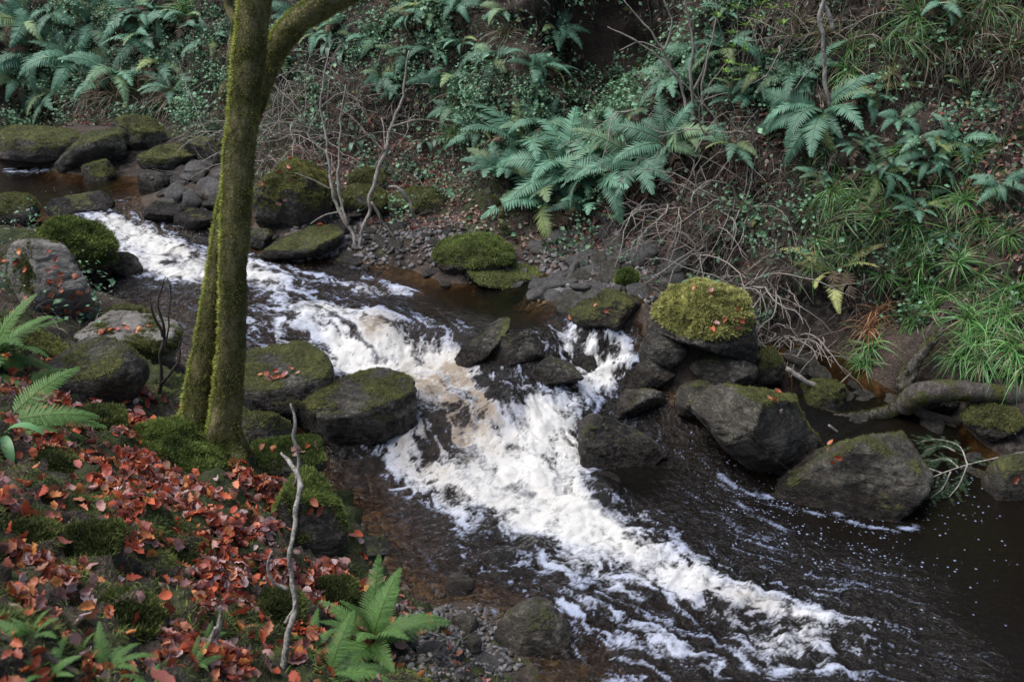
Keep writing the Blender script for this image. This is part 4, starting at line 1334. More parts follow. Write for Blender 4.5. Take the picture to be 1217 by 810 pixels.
dep = proj(P)[2]
fx, fy, _ = proj(P)
vis = (fx > 0) & (fx < 1217) & (fy > 0) & (fy < 805)
order = np.argsort(dep + 90 * ~vis + rng.uniform(0, 1.2, len(dep)))
N_IND = 210
LEAF_ME = [np_mesh('fallen_leaf', v, f, M_LEAF, True, colors={'tint': np.ones((len(v), 3))}) for v, f in LEAF_T]


def leaf_object(p, n, size, label, group, tilt=.5):
    nn = n + rng.normal(size=3) * tilt
    o = link('fallen_leaf', LEAF_ME[rng.integers(5)])
    o.location = p + n * rng.uniform(.012, .03)
    o.rotation_euler = (Vector(nn).to_track_quat('Z', 'X').to_matrix() @ Matrix.Rotation(rng.uniform(0, 2 * PI), 3, 'Z')).to_euler()
    o.scale = (size,) * 3
    tag(o, label, 'leaf', group)


for i in order[:N_IND]:
    leaf_object(P[i], N[i], rng.uniform(.055, .1) * min(1, max(.6, dep[i] / 4.4)), 'fallen autumn leaf lying on the near left bank', 'fallen leaves on the near left bank')
rest = order[N_IND:]
litter('fallen_leaves', P[rest], N[rest], (.045, .09), PAL, 'red and brown fallen leaves drifted on the left bank')
# --- leaves lying on boulders
on_rocks = [(330, 445, 16, 5, 9), (320, 452, 8, 4, 4), (345, 536, 22, 6, 9), (375, 605, 14, 6, 3), (150, 392, 30, 3, 9), (120, 398, 10, 4, 3), (60, 330, 26, 26, 12), (82, 358, 14, 14, 10), (40, 375, 20, 14, 6), (20, 310, 16, 10, 6), (345, 225, 28, 26, 8), (862, 385, 26, 14, 8), (843, 350, 20, 6, 3),
            (925, 480, 14, 14, 4), (1010, 535, 16, 10, 4), (712, 372, 20, 8, 3), (1203, 575, 12, 10, 2)]
for x, y, sx, sy, n in on_rocks:
    for _ in range(n):
        h = hit_all(x + rng.normal() * sx * .7, y + rng.normal() * sy * .7)
        if h is None:
            continue
        leaf_object(h[0], h[1], rng.uniform(.05, .085), 'fallen autumn leaf lying on a boulder', 'fallen leaves on the boulders', .25)
# --- far bank litter
FAR_LEAF = [(480, 235, 34, 1.5), (440, 270, 34, 1.2), (500, 270, 34, 1.2), (400, 280, 30, .7), (440, 190, 40, .6), (500, 200, 30, .7), (740, 272, 30, 2.2), (790, 290, 24, 1.5), (700, 280, 26, 1.5), (545, 265, 30, .5), (110, 150, 40, .9), (60, 155, 40, .6), (160, 140, 30, .6), (1180, 180, 40, .7), (1200, 240, 40, .6), (1160, 300, 36, .5), (1050, 230, 30, .4),
            (930, 400, 24, .7), (950, 420, 24, .6), (870, 200, 40, .4), (420, 260, 40, .5), (640, 290, 24, .5), (1200, 330, 30, .4), (1150, 500, 30, .35), (830, 200, 50, .4), (380, 200, 40, .5)]
fw = splats(FAR_LEAF) + .10 * sstep(-.1, .3, fbm(GC * 1.5, 3, 95))
fw *= IN_VIEW * GDRY * (GC[:, 1] > 6.6) * (.25 + sstep(-.2, .3, fbm(GC * 5, 3, 97)))
P, N, k = sample(10000, fw)
litter('leaf_litter_leaves', P, N, (.035, .075), PAL_FAR, 'faded brown leaf litter on the far bank', .6)

# ------------------------------------------------------------------ low undergrowth on the far bank (nobody could count it)
SMALL_T = leaf_tmpl(.3, .3, 0, 2, .6, 8)
LUSH = [(600, 130, 50, .8), (650, 110, 40, .9), (700, 130, 50, 1.1), (760, 110, 40, 1), (620, 170, 50, .9), (560, 150, 30, .6), (500, 40, 60, .9), (450, 30, 40, .9), (560, 30, 40, .5), (250, 130, 40, .7), (220, 110, 40, .8), (160, 50, 60, .6), (60, 60, 60, .5), (120, 70, 60, .6), (230, 60, 50, .7), (860, 40, 50, .9),
        (900, 100, 50, .7), (830, 90, 40, .6), (1200, 130, 30, .4), (1110, 430, 40, .3), (1000, 190, 40, .3), (420, 120, 40, .4), (350, 60, 40, .6), (380, 100, 40, .4), (700, 30, 30, .15), (1060, 90, 40, .4)]
lw = splats(LUSH) ** 1.2
lw = (lw + .10) * (.03 + sstep(0.0, .38, fbm(GC * 2.2, 4, 101)) ** 1.4 * (.2 + sstep(-.2, .3, fbm(GC * 8, 3, 103)))) * IN_VIEW * GDRY * (GC[:, 1] > 7.3)
hole = splats([(735, 45, 34, 1), (700, 60, 24, .9), (1070, 340, 16, 1), (25, 110, 14, 1)])
lw *= 1 - .97 * np.clip(hole * 1.4, 0, 1)
P, N, k = sample(58000, lw)
cl = sstep(-.4, .4, fbm(P * 1.6, 3, 107))[:, None]
c = np.array((.03, .06, .026)) * (1 - cl) + np.array((.16, .31, .17)) * cl
c = c * rng.uniform(.45, 1.5, len(P))[:, None]
yk = rng.random(len(P)) < .06
c[yk] = np.array((.16, .17, .05)) * rng.uniform(.6, 1.2, yk.sum())[:, None]
out = P + N * (rng.uniform(.0, 1, len(P)) ** 1.4 * .30 * (.4 + cl[:, 0]))[:, None] + rng.normal(size=P.shape) * .01
R = frames(N * .7 + np.array([0, -.25, .55]) + rng.normal(size=P.shape) * .45, rng.uniform(0, 2 * PI, len(P)))
V, F, C = scatter(*SMALL_T, out, R, rng.uniform(.025, .06, len(P)) * (1 + .9 * (rng.random(len(P)) < .15)), c)
tag(link('undergrowth', np_mesh('undergrowth', V, F, M_FOLIAGE, True, colors={'tint': C})), 'small leaved green undergrowth clothing the far bank', 'undergrowth', kind='stuff')


# --- dead stems and withered grass hanging down the bank
def strips(P, D0, L, droop, wd, cols, seg=4, wob=.25, seed=0):
    """thin bending blades: start P, first direction D0, length L, bending downwards"""
    r = np.random.RandomState(seed)
    n = len(P)
    d = D0 / (np.linalg.norm(D0, axis=1)[:, None] + 1e-9)
    pts, dirs = [P], [d]
    p = P
    for s in range(seg):
        d = d + np.array([0, 0, -1.0]) * droop[:, None] / seg + r.normal(size=(n, 3)) * wob / seg
        d = d / (np.linalg.norm(d, axis=1)[:, None] + 1e-9)
        p = p + d * (L / seg)[:, None]
        pts.append(p)
        dirs.append(d)
    side = np.cross(dirs[0], np.array([0, 0, 1.0]) + r.normal(size=(n, 3)) * .6)
    side /= np.linalg.norm(side, axis=1)[:, None] + 1e-9
    V = []
    for s, q in enumerate(pts):
        w_ = (wd * (1 - .85 * s / seg))[:, None]
        V += [q - side * w_, q + side * w_]
    V = np.stack(V, 1)
    m = 2 * (seg + 1)
    f = np.array([[2 * s, 2 * s + 1, 2 * s + 3, 2 * s + 2] for s in range(seg)])
    F = f[None] + (np.arange(n) * m)[:, None, None]
    return V.reshape(-1, 3), F.reshape(-1, 4), np.repeat(cols, m, axis=0)


DRY = [(150, 110, 50, 1), (200, 110, 50, .9), (110, 110, 40, .8), (350, 120, 60, 1.0), (400, 150, 60, .9), (330, 180, 40, .8), (860, 240, 60, 1.2), (820, 200, 50, 1), (900, 300, 60, 1.2), (930, 380, 40, 1.1), (960, 240, 40, .9), (1150, 60, 50, 1.2), (1190, 50, 50, 1.2), (1090, 70, 40, .9), (1040, 60, 40, .7), (950, 30, 50, .6),
       (600, 100, 40, .4), (540, 110, 40, .6), (470, 130, 50, .6), (1050, 400, 30, .7), (720, 180, 50, .3), (1010, 330, 40, .6), (800, 120, 40, .6), (560, 200, 30, .4), (250, 90, 50, .6)]
dw = (splats(DRY) + .12) * (.15 + sstep(-.2, .35, fbm(GC * 3, 3, 111))) * IN_VIEW * GDRY * (GC[:, 1] > 7.3) * (1 - .9 * np.clip(hole * 1.4, 0, 1))
P, N, k = sample(32000, dw)
n = len(P)
c = np.array([(.10, .08, .062), (.18, .15, .12), (.28, .235, .19), (.13, .095, .07), (.05, .042, .035)])[rng.integers(0, 5, n)] * rng.uniform(.6, 1.3, n)[:, None]
V, F, C = strips(P, N + rng.normal(size=(n, 3)) * .6 + [0, 0, .2], rng.uniform(.08, .42, n), rng.uniform(.6, 2.6, n), rng.uniform(.002, .006, n), c, 4, .9, 3)
tag(link('dead_grass', np_mesh('dead_grass', V, F, M_LITTER, True, colors={'tint': C})), 'withered brown stems and grass hanging down the far bank', 'dead grass', kind='stuff')

# --- moss carpet on the left bank
mw = (.2 + 1.6 * sstep(-.1, .3, fbm(GC * 2.2, 4, 115))) * IN_VIEW * GDRY * (GC[:, 1] < 7.2) * (GC[:, 0] < .6) / np.maximum(GDEP, 1) ** 1.2
P, N, k = sample(150000, mw)
n = len(P)
t = np.clip(.35 + .9 * fbm(P * 3.5, 3, 117) + .15 * rng.normal(size=n), 0, 1)[:, None]
c = np.array((.032, .040, .022)) * (1 - t) + np.array((.22, .27, .07)) * t
V, F, C = strips(P - N * .004, N + rng.normal(size=(n, 3)) * .7, rng.uniform(.014, .036, n) * (1 + 1.2 * (t[:, 0] - .4)), rng.uniform(0, .8, n), rng.uniform(.0016, .0032, n), c, 2, .4, 5)
tag(link('moss_carpet_grass', np_mesh('moss', V, F, M_MOSS, False, colors={'tint': C})), 'dark green moss carpet on the near left bank', 'moss', kind='stuff')
bpy.data.objects['moss_carpet_grass'].name = 'moss_carpet'


# ------------------------------------------------------------------ ferns
def frond_mesh(seed, droop=1.6, e0=62, pairs=26, wide=.30, teeth=4, mat=None, name='frond', sparse=0.0):
    """a frond of length 1 growing along +X"""
    r = np.random.RandomState(seed)
    m = 40
    u = np.linspace(0, 1, m)
    ang = math.radians(e0) - droop * u ** 1.15
    sway = r.normal() * .25 * u ** 2
    dx, dz = np.cos(ang) / m, np.sin(ang) / m
    C = np.stack([np.cumsum(dx), sway * .35, np.cumsum(dz)], 1)
    C -= C[0]
    T = np.gradient(C, axis=0)
    T /= np.linalg.norm(T, axis=1)[:, None]
    S = np.cross(T, [0, 0, 1.0])
    S /= np.linalg.norm(S, axis=1)[:, None] + 1e-9
    Up = np.cross(S, T)
    mb = MB()
    V, F = tube(C[::4], np.linspace(.009, .002, len(C[::4])), 3)
    mb.add(V, F, (.75, .6, .4))
    for i in range(pairs):
        uu = .14 + .86 * (i + .3) / pairs
        f = uu * (m - 1)
        a = min(int(f), m - 2)
        p = C[a] + (C[a + 1] - C[a]) * (f - a)
        prof = min(1, (uu - .08) / .22) ** .7 * (1 - uu) ** .75 * 1.55
        for sg in (-1, 1):
            if r.rand() < sparse:
                continue
            Ln = wide * prof * r.uniform(.88, 1.08) + .012
            sw = math.radians(18 + 26 * uu)
            dr = S[a] * sg * math.cos(sw) + T[a] * math.sin(sw) + Up[a] * r.uniform(-.28, .05)
            dr /= np.linalg.norm(dr)
            fw_ = T[a] * math.cos(sw) - S[a] * sg * math.sin(sw)
            n = teeth
            wv = (.42 / pairs) * (1.0 if teeth < 6 else 1.15)
            pts = []
            k = np.linspace(0, 1, n + 1)
            wd = wv * (1 - k ** 1.8 * .92)
            mid = p + dr[None] * (k * Ln)[:, None] - np.array([0, 0, .10]) * (k ** 2 * Ln)[:, None]
            if n < 6:
                A = mid + fw_ * wd[:, None] * 1.0 - Up[a] * wd[:, None] * .25
                B = mid - fw_ * wd[:, None] * 1.0 - Up[a] * wd[:, None] * .25
                VV = np.concatenate([mid, A, B])
                FF = []
                q = n + 1
                for j in range(n):
                    FF += [[j, j + 1, q + j + 1, q + j], [j + 1, j, 2 * q + j, 2 * q + j + 1]]
                mb.add(VV, np.array(FF), np.ones(3) * r.uniform(.8, 1.15))
            else:                      # pinnules: a comb of little leaflets
                for j in range(n):
                    b0, b1 = mid[j], mid[j + 1]
                    for s2 in (-1, 1):
                        tip = (b0 + b1) / 2 + fw_ * s2 * wd[j] * 1.25 + dr * Ln / n * .55 - Up[a] * wd[j] * .3
                        w2 = (b1 - b0) * .12
                        sh = fw_ * s2 * wd[j] * .75 + dr * Ln / n * .3
                        VV = np.array([b0 + w2 * .5, b1 - w2 * .5, (b1 - w2) + sh, tip, b0 + w2 * 1.2 + sh])
                        mb.add(VV, np.array([[0, 1, 2], [0, 2, 3], [0, 3, 4]]), np.ones(3) * r.uniform(.8, 1.15))
                mb.add(np.stack([mid[0] + fw_ * .0015, mid[0] - fw_ * .0015, mid[-1]]), np.array([[0, 1, 2]]), (.8, .9, .6))
    return mb.mesh(name, mat, False)


FROND = {}
for key, mat in (('green', M_FERN), ('fresh', M_FERN_FRESH), ('yellow', M_FERN_YELLOW)):
    FROND[key] = [frond_mesh(300 + i, d, e, pr, wd, 4, mat) for i, (d, e, pr, wd) in enumerate([(1.5, 62, 24, .165), (1.9, 70, 26, .15), (1.2, 50, 24, .175), (2.3, 66, 28, .15), (1.0, 34, 24, .17)])]
FROND['near'] = [frond_mesh(320 + i, d, e, 32, .15, 9, M_FERN_FRESH) for i, (d, e) in enumerate([(.9, 60), (1.3, 62), (.7, 46), (1.1, 40)])]
FROND['nearblue'] = [frond_mesh(330 + i, d, e, 32, .15, 9, M_FERN) for i, (d, e) in enumerate([(.9, 60), (1.3, 62), (.7, 46), (1.1, 40)])]
FROND['dead'] = [frond_mesh(340 + i, d, e, 16, .16, 3, M_FERN_DEAD, 'dead_frond', .25) for i, (d, e) in enumerate([(3.0, 40), (2.6, 10), (3.2, 60)])]


def fern(px, py, size, n, label, group=None, kind='green', spread=360, face=None, dead=0, lift=0, e=0.0):
    p, nn = hit(px, py)
    L = size / ppm(p)
    ax = Vector(nn * .75 + np.array([0, 0, .75]))
    q = ax.to_track_quat('Z', 'Y')
    root = empty('fern', p - nn * .02)
    root.rotation_euler = q.to_euler()
    tag(root, label, 'fern', group)
    down = q.inverted() @ Vector((nn[0], nn[1] - .2, -.2))
    a0 = math.atan2(down.y, down.x) if face is None else face
    if face is not None:                      # face: world azimuth the fronds point to
        dv = q.inverted() @ Vector((math.cos(face), math.sin(face), 0))
        a0 = math.atan2(dv.y, dv.x)
    sp = math.radians(spread)
    n = int(n * 1.25 + .5)
    for i in range(n):
        o = link('frond', FROND[kind][rng.integers(len(FROND[kind]))], root)
        a = a0 + sp * ((i + .5) / n - .5) + rng.normal() * .16
        o.rotation_euler = (rng.normal() * .25, rng.normal() * .16 - e, a)
        s = L * rng.uniform(.72, 1.1)
        o.scale = (s, s, s)
    for i in range(dead):
        o = link('dead_frond', FROND['dead'][rng.integers(3)], root)
        o.rotation_euler = (rng.normal() * .3, rng.normal() * .2, a0 + rng.normal() * 1.1)
        s = L * rng.uniform(.7, 1.0)
        o.scale = (s, s, s)
    return root


G1 = 'ferns of the central cluster'
for x, y, s, n, lb in [
        (622, 178, 95, 10, 'blue green fern at the left top of the central cluster'), (672, 208, 105, 11, 'largest blue green fern in the middle of the central cluster'),
        (722, 212, 105, 11, 'fern with long drooping fronds right of the middle of the central cluster'), (650, 240, 95, 10, 'fern hanging low over the leafy bank in the central cluster'),
        (703, 250, 80, 9, 'lowest fern of the central cluster above the scree'), (756, 192, 90, 9, 'fern behind the bare twigs at the right of the central cluster'),
        (792, 172, 80, 8, 'small fern at the right end of the central cluster among twigs'), (598, 208, 70, 8, 'fern at the left foot of the central cluster above the mossy shelf'),
        (690, 172, 75, 9, 'fern at the back of the central cluster'), (640, 150, 60, 8, 'dim fern above the central cluster'), (740, 165, 70, 8, 'back fern at the upper right of the central cluster'), (572, 158, 50, 7, 'small fern left above the central cluster')]:
    fern(x, y, s, n, lb, G1, dead=3)
G2 = 'ferns on the shaded bank at upper left'
for x, y, s, n, lb in [
        (42, 62, 75, 10, 'large fern on the upper left bank above the ledge'), (92, 78, 80, 10, 'fern with brown skirt on the upper left bank'), (135, 92, 80, 10, 'low fern with brown hanging skirt above the leafy ledge'),
        (30, 28, 70, 8, 'fern in the top left corner'), (18, 96, 60, 8, 'fern over the dark hollow at the left edge'), (172, 42, 60, 8, 'fern on the top left bank under the grassy tuft'),
        (222, 28, 60, 8, 'fern at the top edge left of the trunk'), (112, 28, 60, 8, 'fern at the top edge over the left bank'), (190, 76, 60, 8, 'pale drooping fern left of the trunk'), (252, 46, 45, 7, 'small fern just left of the trunk top'),
        (62, 112, 60, 8, 'fern right above the brown mossy ledge'), (160, 14, 60, 8, 'fern at the top edge, third from the left corner'), (70, 14, 60, 8, 'fern at the very top near the left corner'), (205, 108, 50, 7, 'fern above the leafy ledge close to the trunk')]:
    fern(x, y, s, n, lb, G2, dead=5)
G3 = 'small ferns high on the far bank'
for x, y, s, n, lb in [
        (452, 92, 44, 5, 'small fern pair on the bare soil right of the mossy limb'), (478, 100, 44, 5, 'small fern just right of the fern pair on bare soil'), (536, 92, 60, 6, 'long leaved fern hanging from the earthy ledge'), (588, 66, 58, 7, 'upright fern on the dark ledge near the top centre'),
        (512, 62, 50, 5, 'yellow green fern beside the mossy stump on the bank'), (480, 66, 44, 5, 'fern in the dim gap below the ivy'), (600, 14, 44, 5, 'fern hanging at the top edge left of the dark hollow'), (630, 72, 44, 5, 'faint fern at the left rim of the dark hollow'), (405, 30, 50, 3, 'two leaved fern under the mossy limb'), (545, 128, 50, 6, 'dim fern under the earthy ledge')]:
    fern(x, y, s, n, lb, G3, spread=220, dead=1)
G4 = 'ferns on the right bank'
for x, y, s, n, lb, kd in [
        (905, 92, 70, 9, 'fern among the bright leafy shrub', 'green'), (945, 92, 70, 9, 'fern left of the pale hanging stem', 'green'), (880, 118, 65, 8, 'fern behind the bare twigs left of the pale stem', 'green'), (978, 135, 95, 11, 'big drooping fern at the foot of the pale hanging stem', 'green'),
        (1032, 102, 60, 5, 'yellowish fern right of the pale hanging stem', 'yellow'), (1030, 122, 65, 6, 'drooping fern below the yellowish one', 'green'), (1068, 142, 48, 6, 'small fern right of the big drooping one', 'green'), (1095, 162, 48, 6, 'small fern above the rush tufts on the right bank', 'green'), (1102, 192, 46, 6, 'fern with spread fronds amid the rush tufts', 'green'), (1092, 250, 46, 6, 'blue green fern low amid the rush tufts', 'green'),
        (990, 322, 70, 5, 'pale yellow green fern over the dark burrow', 'yellow'), (820, 168, 60, 7, 'fern under the bare sapling', 'green'), (832, 66, 60, 7, 'grey green fern beside the dark hollow', 'green'), (862, 58, 60, 7, 'fern under the bright leafy shrub', 'green'), (1120, 8, 50, 6, 'fern at the top edge over the withered grass', 'green'), (800, 92, 56, 7, 'fern in the fork of the bare sapling', 'green'), (1030, 170, 44, 5, 'small grey fern on bare soil of the right bank', 'green'), (870, 172, 56, 6, 'low fern among the twigs left of the big drooping one', 'green'), (975, 210, 40, 5, 'small fern under the big drooping one', 'green')]:
    fern(x, y, s, n, lb, G4, kd, spread=260, dead=3)
fern(442, 762, 105, 10, 'bright green fern at the bottom beside the gravel bar', kind='near', e=.12, spread=340)
fern(392, 800, 80, 7, 'half shaded fern with thin fronds under the dead stick', kind='near', spread=300)
fern(-6, 425, 110, 8, 'green fern at the left edge beside the pale outcrop', kind='near', spread=200, face=-.2, e=.1)
fern(8, 500, 130, 5, 'fern laid along the ground at the left edge among red leaves', kind='near', spread=120, face=.2, e=-.15)
fern(130, 792, 62, 6, 'small bright fern in the leaves at the lower left', kind='near', spread=300)
fern(232, 790, 46, 6, 'little fern among leaves left of the dead stick at the bottom', kind='near', spread=300)
fern(36, 752, 56, 6, 'dull little fern in the lower left corner', kind='near', spread=300)


_r = np.random.RandomState(77)
for _ in range(46):
    x, y = _r.uniform(0, 1217), _r.uniform(0, 300)
    if y > 90 + 210 * min(1, max(0, (x - 480) / 450)) or (660 < x < 780 and y < 95) or (250 < x < 320):
        continue
    fern(x, y, _r.uniform(34, 62), 6, 'small fern half lost in the undergrowth of the far bank', 'small ferns scattered over the far bank', spread=260, dead=2)
for x, y, s, n, lb in [(60, 800, 50, 5, 'small fern at the bottom edge left of the small bright one'), (180, 808, 40, 5, 'tiny fern at the bottom edge between the bright ones'), (372, 770, 60, 5, 'thin fern close under the tall dead stick'), (26, 455, 70, 5, 'fern leaning over leaves beneath the left edge fern'), (95, 770, 36, 5, 'tiny pale fern among leaves at the lower left'), (150, 470, 30, 4, 'tiny fern in the gap below the low pale rock'), (248, 760, 34, 5, 'tiny fern beside the short forked stick')]:
    fern(x, y, s, n, lb, kind='near', spread=300)


# ------------------------------------------------------------------ woodrush tufts
def tuft_mesh(seed, n, L, mat, cols, droop=(1.5, 3.6), name='blade'):
    r = np.random.RandomState(seed)
    az = r.uniform(0, 2 * PI, n)
    el = np.radians(r.uniform(25, 85, n))
    D = np.stack([np.cos(az) * np.cos(el), np.sin(az) * np.cos(el), np.sin(el)], 1)
    P = np.stack([r.normal(size=n) * .05, r.normal(size=n) * .05, np.zeros(n) - .02], 1)
    c = np.array(cols)[r.randint(0, len(cols), n)] * r.uniform(.65, 1.3, n)[:, None]
    V, F, C = strips(P, D, L * r.uniform(.55, 1.1, n), r.uniform(*droop, n), r.uniform(.008, .016, n), c, 6, .4, seed)
    return np_mesh(name, V, F, mat, True, colors={'tint': C})


GRC = [(.095, .25, .055), (.15, .34, .085), (.06, .15, .04), (.24, .42, .15), (.24, .21, .11), (.11, .28, .085)]
BRC = [(.24, .18, .12), (.16, .12, .08), (.31, .245, .17), (.12, .095, .065), (.11, .16, .05)]
ORC = [(.30, .14, .065), (.38, .20, .10), (.2, .12, .06)]
TUFT = [tuft_mesh(400 + i, 120, 1, M_GRASS, GRC) for i in range(4)]
TUFTB = [tuft_mesh(410 + i, 110, 1, M_GRASS, BRC, (1.6, 3.4)) for i in range(3)]
TUFTO = [tuft_mesh(420, 80, 1, M_GRASS, ORC, (1.8, 3.6))]


def tuft(px, py, size, kind, label, group):
    p, nn = hit(px, py)
    o = link('grass_tuft', kind[rng.integers(len(kind))])
    o.location = p
    s = 1.12 * size / ppm(p)
    o.scale = (s, s, s)
    o.rotation_euler = (Vector(nn * .8 + np.array([0, 0, .6])).to_track_quat('Z', 'Y').to_matrix() @ Matrix.Rotation(rng.uniform(0, 6.28), 3, 'Z')).to_euler()
    tag(o, label, 'grass tuft', group)


for x, y, s in [(962, 205, 44), (990, 228, 46), (1004, 262, 48), (1040, 212, 46), (1044, 258, 50), (1082, 268, 54), (1112, 238, 50), (1132, 278, 54), (1146, 238, 46), (1062, 300, 44), (1122, 200, 40), (1070, 180, 40), (1020, 236, 44), (972, 288, 40), (1104, 290, 50), (975, 250, 40), (1020, 300, 40), (1060, 235, 44), (1155, 190, 36), (1180, 220, 36), (1000, 300, 40), (985, 180, 40), (1095, 315, 44), (1140, 312, 44), (1165, 265, 40), (1200, 280, 40), (1050, 325, 40), (1190, 170, 34), (965, 320, 36)]:
    tuft(x, y, s, TUFT, 'fresh green rush tuft in the band between fern and burrow on the right bank', 'rush tufts of the middle right bank')
for x, y, s in [(1102, 338, 56), (1112, 368, 62), (1090, 385, 50), (1178, 395, 66), (1204, 415, 66), (1158, 405, 60), (1212, 345, 50), (1130, 350, 50), (1195, 375, 56), (1150, 380, 50), (1215, 440, 56), (1170, 430, 56), (1140, 425, 50), (1190, 350, 50), (1165, 330, 46)]:
    tuft(x, y, s, TUFT, 'long bladed rush tuft arching over the log on the right', 'rush tufts above the log')
for x, y, s in [(1036, 412, 48), (1028, 432, 44)]:
    tuft(x, y, s, TUFT, 'rush tuft at the foot of the bank left of the burrow', 'rush tufts by the burrow')
for x, y, s in [(1040, 372, 50), (1034, 392, 46)]:
    tuft(x, y, s, TUFTO, 'rusty orange withered tuft beside the burrow', 'withered tufts by the burrow')
for x, y, s in [(1092, 18, 60), (1075, 45, 56), (1178, 10, 64), (1160, 30, 56), (1050, 62, 50), (1215, 20, 60), (1010, 85, 46), (1130, 15, 50), (1012, 60, 40)]:
    tuft(x, y, s, TUFT, 'green rush tuft along the top of the right bank', 'rush tufts at the top of the right bank')
for x, y, s in [(1120, 45, 66), (1145, 55, 66), (1182, 62, 66), (1208, 58, 66), (1100, 62, 56), (1165, 40, 60), (1060, 85, 50), (1030, 50, 50), (950, 30, 50), (1195, 90, 50), (980, 40, 44)]:
    tuft(x, y, s, TUFTB, 'brown withered tuft hanging from the top of the right bank', 'withered tufts at the top of the right bank')
for x, y, s in [(220, 10, 40), (230, 25, 40), (150, 95, 36), (470, 105, 30), (560, 285, 26), (540, 160, 30), (460, 240, 26), (700, 190, 36), (740, 205, 36)]:
    tuft(x, y, s, TUFT, 'small grass tuft in shade on the far bank', 'small tufts on the far bank')
for x, y, s in [(140, 120, 56), (170, 115, 56), (110, 118, 50), (210, 118, 50), (330, 130, 44), (540, 112, 40), (600, 42, 40), (85, 115, 50)]:
    tuft(x, y, s, TUFTB, 'brown withered tuft hanging in shade under the ferns at upper left and centre', 'withered tufts on the far bank')


# ------------------------------------------------------------------ tree on the left bank
def stem_path(pts, y0, dy=0.0, n=60):
    """sight-line points of a stem standing at world distance y0 (+dy towards its top)"""
    m = len(pts)
    return spline([Py(a, b, y0 + dy * i / (m - 1)) for i, (a, b) in enumerate(pts)], n)


def stem_mesh(name, path, wpx, mat, sides=36, bumps=.06, seed=1, moss=None, n=None):
    """wpx: widths in sight-line pixels along the path"""
    r = np.interp(np.linspace(0, 1, len(path)), np.linspace(0, 1, len(wpx)), wpx) / 2 * proj(path)[2] / FPX
    V, F = tube(path, r, sides)
    N = vnormals(V, F)
    rr = np.concatenate([np.repeat(r, sides), [0, 0]])
    V = V + N * (rr * (bumps * 2.2 * fbm(V * np.array([9, 9, 4.0]), 4, seed) + bumps * 1.4 * fbm(V * 26, 3, seed + 3, ridge=True)))[:, None]
    return V, F, np_mesh(name, V, F, mat, True)


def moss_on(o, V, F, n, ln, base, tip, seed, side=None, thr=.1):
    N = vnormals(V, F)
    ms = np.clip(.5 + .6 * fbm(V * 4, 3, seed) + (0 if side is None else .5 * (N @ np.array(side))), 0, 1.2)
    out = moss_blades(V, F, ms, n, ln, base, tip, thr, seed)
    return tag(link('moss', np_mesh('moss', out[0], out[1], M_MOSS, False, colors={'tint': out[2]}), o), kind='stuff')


tp, _ = hit(258, 528)
TY = tp[1]
tree = empty('mossy_tree', (tp[0], tp[1], tp[2]))
tag(tree, 'tall twin stemmed tree coated in olive moss on the near left bank', 'tree')
inv = Matrix.Translation(-tp)


def tree_part(name, path, wpx, mossn, seed, sides=40, parent=None):
    V, F, me = stem_mesh(name, path - tp, wpx, M_BARK, sides, .06, seed) if False else (None, None, None)
    r = np.interp(np.linspace(0, 1, len(path)), np.linspace(0, 1, len(wpx)), wpx) / 2 * proj(path)[2] / FPX
    V, F = tube(path, r, sides)
    N = vnormals(V, F)
    rr = np.concatenate([np.repeat(r, sides), [0, 0]])
    V = V + N * (rr * (.20 * fbm(V * np.array([7, 7, 3.0]), 4, seed) + .12 * fbm(V * 22, 4, seed + 3, ridge=True)))[:, None]
    th = np.concatenate([np.tile(np.arange(sides) * 2 * PI / sides, len(path)), [0, 0]])
    hg = np.clip(V[:, 2] - tp[2], 0, 9)
    if name == 'trunk':
        V = V + N * (rr * .55 * np.exp(-hg / .16) * np.clip(np.cos(4 * th + seed), -.3, 1))[:, None]
        V = V + N * (rr * .10 * np.clip(np.cos(3 * th + 2.5 * hg + seed), 0, 1))[:, None]
    V = V - tp
    o = link(name, np_mesh(name, V, F, M_BARK, True), parent or tree)
    N = vnormals(V, F)
    a = mossn
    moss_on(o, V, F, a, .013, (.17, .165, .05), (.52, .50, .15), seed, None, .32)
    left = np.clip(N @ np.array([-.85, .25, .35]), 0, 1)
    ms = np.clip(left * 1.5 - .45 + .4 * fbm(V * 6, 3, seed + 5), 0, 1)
    out = moss_blades(V, F, ms, a // 2, .019, (.28, .32, .07), (.62, .66, .18), .3, seed + 9)  # lit left edge put into the moss colour as brighter blades
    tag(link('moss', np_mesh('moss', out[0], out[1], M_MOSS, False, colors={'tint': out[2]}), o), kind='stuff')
    return o


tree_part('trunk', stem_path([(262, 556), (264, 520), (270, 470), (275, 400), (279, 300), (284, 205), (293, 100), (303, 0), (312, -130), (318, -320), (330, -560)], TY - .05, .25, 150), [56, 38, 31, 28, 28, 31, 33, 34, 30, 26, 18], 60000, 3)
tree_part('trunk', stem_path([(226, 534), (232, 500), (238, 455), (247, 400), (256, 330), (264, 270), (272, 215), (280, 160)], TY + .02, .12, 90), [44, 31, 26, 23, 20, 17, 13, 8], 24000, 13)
tree_part('branch', stem_path([(296, 170), (303, 130), (314, 92), (328, 60), (350, 30), (382, 8), (430, -18), (500, -60), (600, -140)], TY + .22, .5, 80), [8, 18, 24, 26, 26, 26, 24, 20, 12], 26000, 23)

